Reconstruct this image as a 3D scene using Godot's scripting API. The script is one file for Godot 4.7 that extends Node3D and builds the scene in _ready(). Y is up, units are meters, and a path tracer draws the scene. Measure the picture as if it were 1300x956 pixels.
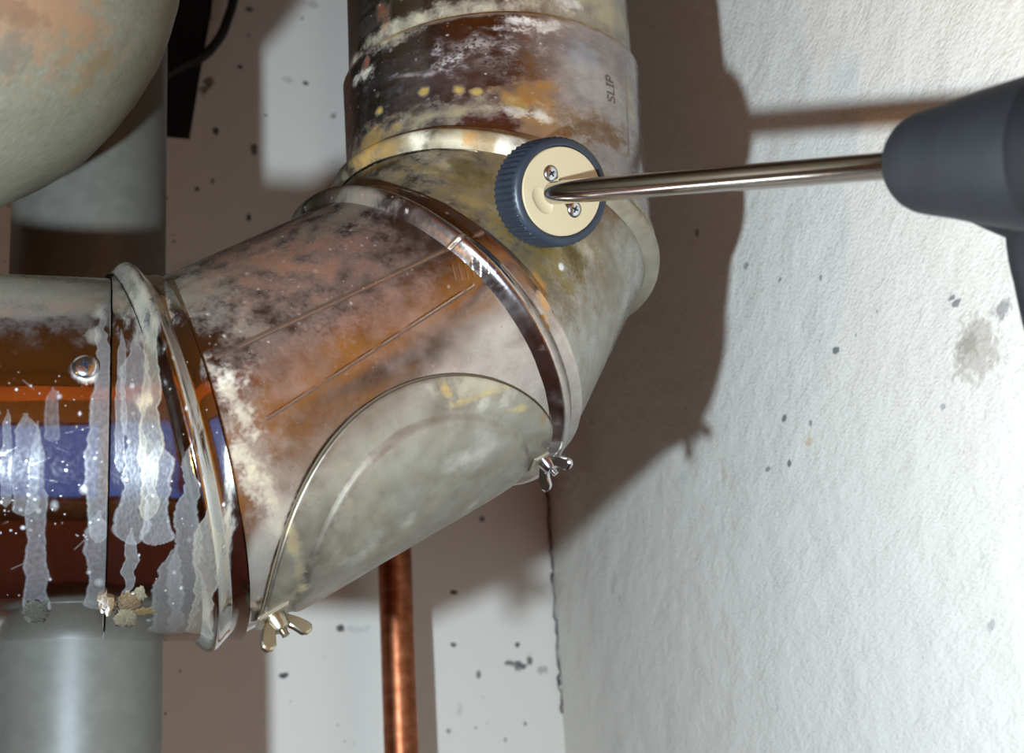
extends Node3D

const R := 0.08                      # radius of the flue, metres
var C0 := Vector3(-0.33957, 1.65274, 0.53809)
var C1 := Vector3(-0.22011, 1.71950, 0.52721)
var C2 := Vector3(-0.17856, 1.78542, 0.50006)
var D1 := Vector3(1, 0, 0)
var D3 := Vector3(0, 1, 0)
var D2: Vector3
var DC: Vector3
var NA: PackedByteArray
var NB: PackedByteArray
var NC: PackedByteArray
var ND: PackedByteArray
const NW := 1152
const NH := 448
var rng := RandomNumberGenerator.new()

# ---------------------------------------------------------------- naming
func tag(o: Node, label: String, category: String, group := "", kind := "") -> Node:
	if label: o.set_meta("label", label)
	if category: o.set_meta("category", category)
	if group: o.set_meta("group", group)
	if kind: o.set_meta("kind", kind)
	return o

func thing(called: String, label: String, category: String, at := Vector3.ZERO, basis_ := Basis()) -> Node3D:
	var o := Node3D.new()
	o.name = called
	o.transform = Transform3D(basis_, at)
	add_child(o, true)
	tag(o, label, category)
	return o

func part(called: String, mesh: Mesh, mat: Material, parent: Node, xf := Transform3D()) -> MeshInstance3D:
	var m := MeshInstance3D.new()
	m.name = called
	m.mesh = mesh
	m.material_override = mat
	m.transform = xf
	m.cast_shadow = GeometryInstance3D.SHADOW_CASTING_SETTING_ON
	parent.add_child(m, true)
	return m

func struct(called: String, mesh: Mesh, mat: Material, xf := Transform3D(), label := "") -> MeshInstance3D:
	var m := part(called, mesh, mat, self, xf)
	m.set_meta("kind", "structure")
	if label: m.set_meta("label", label)
	return m

# ---------------------------------------------------------------- shapes
func grid(rows: Array, uvs: Array, outward: Vector3, inside := Vector3.INF) -> ArrayMesh:
	# rows: equal-length lists of points; a row that repeats the one before it starts a sharp edge. Normals point away from «inside» (or along «outward»).
	var h := rows.size()
	var w: int = rows[0].size()
	var wrap: bool = (rows[0][0] as Vector3).distance_to(rows[0][w - 1]) < 1e-6 and (rows[h / 2][0] as Vector3).distance_to(rows[h / 2][w - 1]) < 1e-6
	var v := PackedVector3Array()
	var n := PackedVector3Array()
	var t := PackedVector2Array()
	var sign_sum := 0.0
	for j in h:
		var ja := maxi(j - 1, 0)
		var jb := mini(j + 1, h - 1)
		if (rows[ja][w / 3] as Vector3).distance_to(rows[j][w / 3]) < 1e-7 and (rows[ja][2 * w / 3] as Vector3).distance_to(rows[j][2 * w / 3]) < 1e-7: ja = j
		if (rows[jb][w / 3] as Vector3).distance_to(rows[j][w / 3]) < 1e-7 and (rows[jb][2 * w / 3] as Vector3).distance_to(rows[j][2 * w / 3]) < 1e-7: jb = j
		for i in w:
			var ia := i - 1
			var ib := i + 1
			if wrap:
				if ia < 0: ia = w - 2
				if ib > w - 1: ib = 1
			else:
				ia = maxi(ia, 0)
				ib = mini(ib, w - 1)
			var du: Vector3 = rows[j][ib] - rows[j][ia]
			var dv: Vector3 = rows[jb][i] - rows[ja][i]
			if du.length() < 1e-9:
				var k := j + 1 if j < h / 2 else j - 1
				du = rows[k][ib] - rows[k][ia]
			var nn := du.cross(dv).normalized()
			v.append(rows[j][i])
			n.append(nn)
			t.append(uvs[j][i] if uvs else Vector2(float(i) / (w - 1), float(j) / (h - 1)))
			sign_sum += nn.dot((rows[j][i] - inside) if inside != Vector3.INF else outward)
	var idx := PackedInt32Array()
	var flip := sign_sum < 0.0
	if flip:
		for i in n.size(): n[i] = -n[i]
	for j in h - 1:
		for i in w - 1:
			var a := j * w + i
			var b := a + 1
			var c := a + w
			var d := c + 1
			if flip: idx.append_array([a, b, c, b, d, c])
			else: idx.append_array([a, c, b, b, c, d])
	var arr := []
	arr.resize(Mesh.ARRAY_MAX)
	arr[Mesh.ARRAY_VERTEX] = v
	arr[Mesh.ARRAY_NORMAL] = n
	arr[Mesh.ARRAY_TEX_UV] = t
	arr[Mesh.ARRAY_INDEX] = idx
	var m := ArrayMesh.new()
	m.add_surface_from_arrays(Mesh.PRIMITIVE_TRIANGLES, arr)
	return m

func lathe(profile: Array, segs := 48, ribs := 0, rib_depth := 0.0, rib_from := 0, rib_to := 0) -> ArrayMesh:
	# profile: Vector2(radius, height) round the y axis; corners sharper than 35 degrees are kept sharp
	var pr := []
	for i in profile.size():
		pr.append([profile[i], i])
		if i > 0 and i < profile.size() - 1:
			var a: Vector2 = (profile[i] - profile[i - 1]).normalized()
			var b: Vector2 = (profile[i + 1] - profile[i]).normalized()
			if a.dot(b) < 0.82: pr.append([profile[i], i])
	var rows := []
	var mid := Vector3.ZERO
	for e in pr:
		var p: Vector2 = e[0]
		var row := PackedVector3Array()
		for s in segs + 1:
			var a := TAU * s / segs
			var r := p.x
			if ribs and e[1] >= rib_from and e[1] <= rib_to:
				r -= rib_depth * pow(0.5 + 0.5 * cos(a * ribs), 0.7)
			row.append(Vector3(cos(a) * r, p.y, sin(a) * r))
		rows.append(row)
		mid.y += p.y / pr.size()
	return grid(rows, [], Vector3.ZERO, mid)

func tube(path: PackedVector3Array, radii: Array, segs := 24, squash := Vector2.ONE, side := Vector3.RIGHT) -> ArrayMesh:
	var rows := []
	var n := path.size()
	var last := Vector3.ZERO
	var mid := Vector3.ZERO
	for p in path: mid += p / n
	var rings := []
	for i in n:
		var d := (path[mini(i + 1, n - 1)] - path[maxi(i - 1, 0)]).normalized()
		var u := (side - d * side.dot(d)).normalized() if i == 0 else (last - d * last.dot(d)).normalized()
		last = u
		var w := d.cross(u)
		rings.append([path[i], u, w, d])
	for i in n:
		var reps := 1 if i > 0 and i < n - 1 else 2
		if i == 0: rows.append(ring(rings[i], 0.0002, segs, squash))
		for k in reps: rows.append(ring(rings[i], radii[i] if radii.size() > 1 else radii[0], segs, squash))
		if i == n - 1: rows.append(ring(rings[i], 0.0002, segs, squash))
	return grid_tube(rows, path)

func grid_tube(rows: Array, path: PackedVector3Array) -> ArrayMesh:
	# orientation is found on the first real ring, which lies round path[0]
	var c: Vector3 = path[0]
	var a: Vector3 = rows[1][0] - c
	var du: Vector3 = rows[1][1] - rows[1][0]
	var dv: Vector3 = rows[3][0] - rows[1][0]
	var s := du.cross(dv).dot(a)
	return grid_signed(rows, s)

func grid_signed(rows: Array, s: float) -> ArrayMesh:
	if s < 0:
		for j in rows.size():
			var r: PackedVector3Array = rows[j]
			r.reverse()
			rows[j] = r
	return grid(rows, [], Vector3.ZERO, Vector3.INF)

func ring(f: Array, r: float, segs: int, squash: Vector2) -> PackedVector3Array:
	var row := PackedVector3Array()
	for s in segs + 1:
		var a := TAU * s / segs
		row.append(f[0] + f[1] * cos(a) * r * squash.x + f[2] * sin(a) * r * squash.y)
	return row

func block(size: Vector3, bevel := 0.001) -> ArrayMesh:
	# a box with rounded vertical profile edges
	var rows := []
	var hx := size.x / 2
	var hz := size.z / 2
	var pr := [[0.0001, -size.y / 2], [1.0 - bevel / hx, -size.y / 2], [1.0, -size.y / 2 + bevel], [1.0, size.y / 2 - bevel], [1.0 - bevel / hx, size.y / 2], [0.0001, size.y / 2]]
	var outl := PackedVector2Array()
	for q in 4:
		var cx := hx - bevel if q == 0 or q == 3 else -hx + bevel
		var cz := hz - bevel if q < 2 else -hz + bevel
		for k in 4:
			var a := PI / 2 * q + PI / 2 * k / 3.0
			outl.append(Vector2(cx + cos(a) * bevel, cz + sin(a) * bevel))
	outl.append(outl[0])
	var k := 0
	for p in pr:
		var row := PackedVector3Array()
		for o in outl:
			row.append(Vector3(o.x * (p[0] if p[0] < 0.5 else (o.x - signf(o.x) * (1.0 - p[0]) * hx) / o.x if absf(o.x) > 1e-6 else 1.0), p[1], o.y * (p[0] if p[0] < 0.5 else (o.y - signf(o.y) * (1.0 - p[0]) * hx) / o.y if absf(o.y) > 1e-6 else 1.0)))
		rows.append(row)
		if k > 0 and k < 5: rows.append(row.duplicate())
		k += 1
	return grid(rows, [], Vector3.ZERO, Vector3.ZERO)

func upright(axis: Vector3, hint := Vector3.UP) -> Basis:
	# a basis whose y runs along axis
	var y := axis.normalized()
	var x := hint.cross(y).normalized()
	return Basis(x, y, x.cross(y))

func frame(d: Vector3) -> Array:
	var ef := (Vector3(0, 0, 1) - d * d.z).normalized()
	return [ef, ef.cross(d)]

func on_pipe(c: Vector3, d: Vector3, s_phi: Vector2, r := R) -> Vector3:
	var f := frame(d)
	var a := deg_to_rad(s_phi.y)
	return c + d * s_phi.x + (f[0] * cos(a) + f[1] * sin(a)) * r

func out_of(d: Vector3, phi: float) -> Vector3:
	var f := frame(d)
	return f[0] * cos(deg_to_rad(phi)) + f[1] * sin(deg_to_rad(phi))

func nz(a: PackedByteArray, x: float, y: float) -> float:
	return a[posmod(int(y), NH) * NW + posmod(int(x), NW)] / 255.0

# one sheet-metal section between two cutting planes; stations are [share of the length, offset, extra radius]
func section(c: Vector3, d: Vector3, n0: Vector3, p0: Vector3, n1: Vector3, p1: Vector3, stations: Array, lo: float, hi: float, wob := 0.0005, segs := 120) -> ArrayMesh:
	var f := frame(d)
	var rows := []
	var uvs := []
	var prev: Array = []
	for st in stations:
		for rep in (2 if st.size() > 3 else 1):
			var row := PackedVector3Array()
			var uv := PackedVector2Array()
			for i in segs + 1:
				var phi := -180.0 + 360.0 * i / segs
				var e: Vector3 = f[0] * cos(deg_to_rad(phi)) + f[1] * sin(deg_to_rad(phi))
				var s0 := ((p0 - c).dot(n0) - R * e.dot(n0)) / d.dot(n0)
				var s1 := ((p1 - c).dot(n1) - R * e.dot(n1)) / d.dot(n1)
				var s: float = lerpf(s0, s1, st[0]) + st[1]
				var w := (nz(NA, (phi + 180.0) * 3.2, (s + 1.0) * 900.0) - 0.5) * wob * 2.0
				row.append(c + d * s + e * (R + st[2] + w))
				uv.append(Vector2(phi / 360.0 + 0.5, (s - lo) / (hi - lo)))
			row[segs] = row[0]
			rows.append(row)
			uvs.append(uv)
	return grid(rows, uvs, Vector3.ZERO, c + d * ((p0 + p1) / 2.0 - c).dot(d))

func span(a: float, b: float, n: int, dr0 := 0.0, dr1 := 0.0) -> Array:
	var o := []
	for i in n + 1:
		var t := float(i) / n
		o.append([lerpf(a, b, t), 0.0, lerpf(dr0, dr1, t)])
	return o

func bead_stations(at: float, gap: float, half: float, height: float, base: float) -> Array:
	# a rolled bead that ends «gap» before the edge at share «at»
	var o := []
	for i in 13:
		var t := -1.0 + 2.0 * i / 12.0
		o.append([at, -gap - half + t * half, base + height * pow(cos(t * PI / 2), 1.2)])
	return o

# ---------------------------------------------------------------- weathered metal skins
class Weathering:
	var lo: float
	var hi: float
	var px: PackedFloat32Array      # red, green, blue, roughness, metallic, relief
	const W := 1152
	const H := 448
	var host
	func _init(h, a: float, b: float) -> void:
		host = h
		lo = a
		hi = b
		px.resize(W * H * 6)
	func base(ca: Color, cb: Color, r0: float, r1: float, off: int) -> void:
		var na: PackedByteArray = host.NA
		var nb: PackedByteArray = host.NB
		var nc: PackedByteArray = host.NC
		var n := W * H
		for i in n:
			var j := (i + off) % n
			var t := clampf(na[j] / 160.0 - 0.3 + (nb[j] - 128) / 300.0, 0.0, 1.0)
			var g := (nc[i] - 128) / 128.0
			var k := i * 6
			px[k] = ca.r + (cb.r - ca.r) * t + g * 0.03
			px[k + 1] = ca.g + (cb.g - ca.g) * t + g * 0.03
			px[k + 2] = ca.b + (cb.b - ca.b) * t + g * 0.03
			px[k + 3] = r0 + (r1 - r0) * t + g * 0.04
			px[k + 4] = 1.0
			px[k + 5] = 0.5
	# one deposit, stain or film: middle (s, degrees), half size along the axis and round the girth in metres, turned by «rot» degrees
	func blob(m: Vector2, hs: float, ha: float, c: Color, alpha: float, rough: float, metal: float, soft := 0.4, ragged := 0.5, rot := 0.0, raise := 0.0, fine := 0, hollow := 0.0) -> void:
		var girth := TAU * 0.08
		var kx := W / girth
		var ky := H / (hi - lo)
		var cx := (m.y / 360.0 + 0.5) * W
		var cy := (m.x - lo) * ky
		var reach := maxf(hs, ha) if rot != 0.0 else 0.0
		var rx := int(maxf(ha, reach) * kx * 1.5) + 2
		var ry := int(maxf(hs, reach) * ky * 1.5) + 2
		var cr := cos(deg_to_rad(rot))
		var sr := sin(deg_to_rad(rot))
		var n1: PackedByteArray = host.NB
		var n2: PackedByteArray = host.NC
		var n3: PackedByteArray = host.ND
		var y0 := maxi(int(cy) - ry, 0)
		var y1 := mini(int(cy) + ry, H - 1)
		for y in range(y0, y1 + 1):
			var dyp := (y - cy) / ky
			for x in range(int(cx) - rx, int(cx) + rx + 1):
				var dxp := (x - cx) / kx
				var u := (dxp * cr + dyp * sr) / ha
				var v := (-dxp * sr + dyp * cr) / hs
				var q := sqrt(u * u + v * v)
				if q > 1.5: continue
				var xx := posmod(x, W)
				var i := y * W + xx
				var no := (n1[(i + int(m.x * 99999.0) * 7 + int(m.y * 13.0)) % (W * H)] - 128) / 128.0 + (n2[i] - 128) / 300.0
				q += no * ragged * 0.75
				var a := clampf((1.0 - q) / (soft * 1.1 + 0.3), 0.0, 1.0)
				if a <= 0.0: continue
				var edge := 1.0
				if hollow > 0.0: edge = 1.0 - hollow * clampf((1.0 - q) * 3.0 - 0.4, 0.0, 1.0)
				a = a * a * (3.0 - 2.0 * a) * alpha * edge * clampf(0.62 + 0.5 * n2[(i * 3) % (W * H)] / 128.0 * 0.5 + (n1[i] - 128) / 300.0, 0.3, 1.0)
				if fine == 1: a *= clampf((n2[i] - 70) / 110.0, 0.0, 1.0) * clampf((n1[i] - 60) / 90.0, 0.0, 1.0)
				elif fine == 2: a *= clampf((n3[i] - 80) / 90.0, 0.0, 1.0)
				var k := i * 6
				px[k] += (c.r - px[k]) * a
				px[k + 1] += (c.g - px[k + 1]) * a
				px[k + 2] += (c.b - px[k + 2]) * a
				px[k + 3] += (rough - px[k + 3]) * a
				px[k + 4] += (metal - px[k + 4]) * a
				px[k + 5] += raise * a * (0.7 + 0.3 * n2[i] / 128.0)
	# a dried run of limy water down the girth from one angle to another
	func run(s: float, from_deg: float, to_deg: float, half: float, c: Color, alpha: float, rough := 0.26, metal := 0.6) -> void:
		var ky := H / (hi - lo)
		var x0 := int((to_deg / 360.0 + 0.5) * W)
		var x1 := int((from_deg / 360.0 + 0.5) * W)
		var n1: PackedByteArray = host.NA
		var n2: PackedByteArray = host.NC
		var n3: PackedByteArray = host.NB
		for x in range(x0, x1 + 1):
			var t := float(x - x0) / maxf(x1 - x0, 1)
			var j := (x * 1 + int((s + 1.0) * 5000.0) * 61) % (W * H)
			var wob := (n1[j] - 128) / 128.0
			var w := half * (1.0 + 0.7 * wob + 0.08 * sin(x * 0.11 + s * 900.0)) * sqrt(clampf(t * 14.0, 0.02, 1.0)) * (1.0 + 0.25 * clampf(1.0 - t * 5.0, 0.0, 1.0)) * clampf((1.0 - t) * 6.0, 0.15, 1.0)
			var mid := (s - lo + half * 0.5 * (n3[(j + 5555) % (W * H)] - 128) / 128.0) * ky
			for y in range(maxi(int(mid - w * ky * 1.2) - 1, 0), mini(int(mid + w * ky * 1.2) + 2, H)):
				var q := absf(y - mid) / (w * ky)
				if q > 1.15: continue
				var i := y * W + x
				var a := clampf((1.12 - q) / 0.14, 0.0, 1.0) * alpha * (0.85 + 0.25 * (n2[i] - 128) / 128.0)
				if q > 0.84: a = minf(a * 1.5, 0.9)
				a = clampf(a, 0.0, 1.0)
				var k := i * 6
				px[k] += (c.r - px[k]) * a
				px[k + 1] += (c.g - px[k + 1]) * a
				px[k + 2] += (c.b - px[k + 2]) * a
				px[k + 3] += (rough - px[k + 3]) * a
				px[k + 4] += (metal - px[k + 4]) * a
				px[k + 5] += 0.2 * a
	func stroke(a: Vector2, b: Vector2, half: float, c: Color, alpha: float, rough: float, metal: float, raise := 0.0) -> void:
		var kx := W / (TAU * 0.08)
		var ky := H / (hi - lo)
		var p0 := Vector2((a.y / 360.0 + 0.5) * W, (a.x - lo) * ky)
		var p1 := Vector2((b.y / 360.0 + 0.5) * W, (b.x - lo) * ky)
		var n := int(p0.distance_to(p1) * 1.5) + 1
		var n2: PackedByteArray = host.NB
		for k in n + 1:
			var p := p0.lerp(p1, float(k) / n)
			var hx := maxf(half * kx, 0.7)
			var hy := maxf(half * ky, 0.7)
			for y in range(int(p.y - hy), int(p.y + hy) + 2):
				if y < 0 or y >= H: continue
				for x in range(int(p.x - hx), int(p.x + hx) + 2):
					var q := Vector2((x - p.x) / hx, (y - p.y) / hy).length()
					if q > 1.0: continue
					var i := y * W + posmod(x, W)
					var al := alpha * (1.0 - q) * clampf((n2[i] - 40) / 90.0, 0.2, 1.0)
					var o := i * 6
					px[o] += (c.r - px[o]) * al
					px[o + 1] += (c.g - px[o + 1]) * al
					px[o + 2] += (c.b - px[o + 2]) * al
					px[o + 3] += (rough - px[o + 3]) * al
					px[o + 4] += (metal - px[o + 4]) * al
					px[o + 5] += raise * al * 0.3
	func flecks(n: int, s0: float, s1: float, a0: float, a1: float, c: Color, size: float, alpha := 0.9) -> void:
		for i in n * 2 / 3:
			var m := Vector2(host.rng.randf_range(s0, s1), host.rng.randf_range(a0, a1))
			var r: float = size * 0.8 * pow(host.rng.randf(), 3.0) + 0.0003
			blob(m, r, r * host.rng.randf_range(0.7, 1.6), c, alpha * host.rng.randf_range(0.4, 1.0), 0.6, 0.1, 0.5, 0.3, 0.0, 0.3, 0, 0.5 if r > 0.001 else 0.0)
	func material(called: String) -> StandardMaterial3D:
		var al := PackedByteArray()
		var om := PackedByteArray()
		var he := PackedByteArray()
		al.resize(W * H * 3)
		om.resize(W * H * 3)
		he.resize(W * H)
		for i in W * H:
			var k := i * 6
			var o := i * 3
			al[o] = clampi(int(px[k] * 255.0), 0, 255)
			al[o + 1] = clampi(int(px[k + 1] * 255.0), 0, 255)
			al[o + 2] = clampi(int(px[k + 2] * 255.0), 0, 255)
			om[o] = 255
			om[o + 1] = clampi(int(px[k + 3] * 255.0), 0, 255)
			om[o + 2] = clampi(int(px[k + 4] * 255.0), 0, 255)
			he[i] = clampi(int(px[k + 5] * 255.0), 0, 255)
		var m := StandardMaterial3D.new()
		m.resource_name = called
		m.albedo_texture = ImageTexture.create_from_image(Image.create_from_data(W, H, false, Image.FORMAT_RGB8, al))
		var orm := ImageTexture.create_from_image(Image.create_from_data(W, H, false, Image.FORMAT_RGB8, om))
		m.metallic = 1.0
		m.metallic_texture = orm
		m.metallic_texture_channel = BaseMaterial3D.TEXTURE_CHANNEL_BLUE
		m.roughness = 1.0
		m.roughness_texture = orm
		m.roughness_texture_channel = BaseMaterial3D.TEXTURE_CHANNEL_GREEN
		var bump := Image.create_from_data(W, H, false, Image.FORMAT_L8, he)
		bump.convert(Image.FORMAT_RGBA8)
		bump.bump_map_to_normal_map(1.0)
		m.normal_enabled = true
		m.normal_scale = 1.0
		m.normal_texture = ImageTexture.create_from_image(bump)
		px.resize(0)
		return m

func noise_sheet(freq: float, octaves: int, s: int, w := NW, h := NH) -> PackedByteArray:
	var f := FastNoiseLite.new()
	f.seed = s
	f.noise_type = FastNoiseLite.TYPE_SIMPLEX_SMOOTH
	f.frequency = freq
	f.fractal_octaves = octaves
	var im := f.get_seamless_image(w, h)
	im.convert(Image.FORMAT_L8)
	if w != NW or h != NH: im.resize(NW, NH, Image.INTERPOLATE_CUBIC)
	return im.get_data()

func plain(called: String, c: Color, rough: float, metal := 0.0, grain := 0.0, seed_ := 1) -> StandardMaterial3D:
	var m := StandardMaterial3D.new()
	m.resource_name = called
	m.albedo_color = c
	m.roughness = rough
	m.metallic = metal
	if grain > 0.0:
		var t := NoiseTexture2D.new()
		var f := FastNoiseLite.new()
		f.seed = seed_
		f.frequency = 0.05
		f.fractal_octaves = 5
		t.noise = f
		t.width = 512
		t.height = 512
		t.seamless = true
		var g := Gradient.new()
		g.set_color(0, c.darkened(grain))
		g.set_color(1, c.lightened(grain * 0.6))
		t.color_ramp = g
		m.albedo_color = Color.WHITE
		m.albedo_texture = t
		m.uv1_triplanar = true
		m.uv1_scale = Vector3.ONE * 3.0
	return m

func rgb(r: int, g: int, b: int) -> Color:
	return Color(r / 255.0, g / 255.0, b / 255.0)

# ---------------------------------------------------------------- walls
func dab(im: Image, x: float, y: float, rx: float, ry: float, c: Color, alpha: float, ragged := 0.4) -> void:
	for j in range(int(y - ry * 1.5), int(y + ry * 1.5) + 1):
		for i in range(int(x - rx * 1.5), int(x + rx * 1.5) + 1):
			if i < 0 or j < 0 or i >= im.get_width() or j >= im.get_height(): continue
			var q := Vector2((i - x) / rx, (j - y) / ry).length() + (nz(NB, i * 2.3 + x, j * 2.3 + y) - 0.5) * 2.0 * ragged
			var a := clampf((1.15 - q) * 1.8, 0.0, 1.0) * alpha
			if a > 0.0: im.set_pixel(i, j, im.get_pixel(i, j).lerp(c, a))

func panel(origin: Vector3, along: Vector3, up: Vector3, back: Vector3, uv_origin: Vector2, uv_size: Vector2) -> ArrayMesh:
	# a wall slab; its visible face carries a map laid out in metres
	var st := SurfaceTool.new()
	st.begin(Mesh.PRIMITIVE_TRIANGLES)
	var c := [origin, origin + along, origin + along + up, origin + up]
	var uv := [Vector2(0, 0), Vector2(along.length(), 0), Vector2(along.length(), up.length()), Vector2(0, up.length())]
	var quads := [[c[0], c[1], c[2], c[3], -back], [c[0] + back, c[1] + back, c[2] + back, c[3] + back, back], [c[0], c[1], c[1] + back, c[0] + back, -up], [c[3], c[2], c[2] + back, c[3] + back, up], [c[0], c[3], c[3] + back, c[0] + back, -along], [c[1], c[2], c[2] + back, c[1] + back, along]]
	for q in quads:
		var n: Vector3 = q[4].normalized()
		var order := [0, 1, 2, 0, 2, 3]
		if (q[1] - q[0]).cross(q[2] - q[0]).dot(n) > 0: order = [0, 2, 1, 0, 3, 2]
		for k in order:
			st.set_normal(n)
			var w: Vector2 = uv[k]
			st.set_uv(Vector2((w.x - uv_origin.x) / uv_size.x, 1.0 - (w.y - uv_origin.y) / uv_size.y))
			st.add_vertex(q[k])
	st.generate_tangents()
	return st.commit()

func _ready() -> void:
	rng.seed = 7
	# ------------------------------------------------------------ camera, sky, lights, exposure
	var cam := Camera3D.new()
	cam.name = "camera"
	cam.transform = Transform3D(Basis(Vector3(0.960621, -0.057718, 0.271801), Vector3(-0.021028, 0.960282, 0.278237), Vector3(-0.277065, -0.272996, 0.921254)), Vector3(-0.38521, 1.50000, 1.19290))
	cam.keep_aspect = Camera3D.KEEP_HEIGHT
	cam.fov = 28.9406
	cam.near = 0.02
	cam.far = 20.0
	var lens := CameraAttributesPhysical.new()
	lens.frustum_focal_length = 46.5009
	lens.exposure_aperture = 13.0
	lens.frustum_focus_distance = 0.66
	lens.frustum_near = 0.02
	lens.frustum_far = 20.0
	cam.attributes = lens
	add_child(cam)
	cam.current = true
	var we := WorldEnvironment.new()
	we.name = "environment"
	var env := Environment.new()
	env.background_mode = Environment.BG_COLOR
	env.background_color = Color(0.21, 0.37, 0.68)
	env.tonemap_mode = Environment.TONE_MAPPER_LINEAR
	env.tonemap_exposure = 1.05
	env.sdfgi_enabled = true
	env.ssao_enabled = true
	env.ssil_enabled = true
	we.environment = env
	add_child(we)
	var L := Vector3(-0.51558, 1.50431, 0.98129)
	var flash := SpotLight3D.new()
	flash.name = "flash_light"
	flash.position = L
	flash.look_at_from_position(L, Vector3(-0.16, 1.72, 0.3))
	flash.light_color = Color(0.85, 0.935, 1.0)
	flash.light_energy = 0.68
	flash.light_size = 0.008
	flash.spot_range = 8.0
	flash.spot_angle = 58.0
	flash.spot_angle_attenuation = 0.3
	flash.spot_attenuation = 2.0
	flash.shadow_enabled = true
	add_child(flash)
	var lamp_at := Vector3(-1.35, 1.25, 0.95)
	var lamp_aim := Vector3(-0.75, 1.65, 1.86)
	var work := SpotLight3D.new()
	work.name = "lamp_light"
	work.position = lamp_at
	work.look_at_from_position(lamp_at, lamp_aim)
	work.light_color = Color(1.0, 0.72, 0.34)
	work.light_energy = 2.3
	work.light_size = 0.04
	work.spot_range = 8.0
	work.spot_angle = 75.0
	work.spot_attenuation = 2.0
	work.shadow_enabled = true
	add_child(work)

	D2 = (C1 - C0).normalized()
	DC = (C2 - C1).normalized()
	NA = noise_sheet(0.006, 4, 3)
	NB = noise_sheet(0.03, 5, 5)
	NC = noise_sheet(0.16, 3, 9)
	ND = noise_sheet(0.05, 4, 11, 96, NH)

	build_room()
	build_back_pipes()
	build_flue()
	build_elbow()
	build_cap()
	build_probe()
	build_tank()

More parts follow.
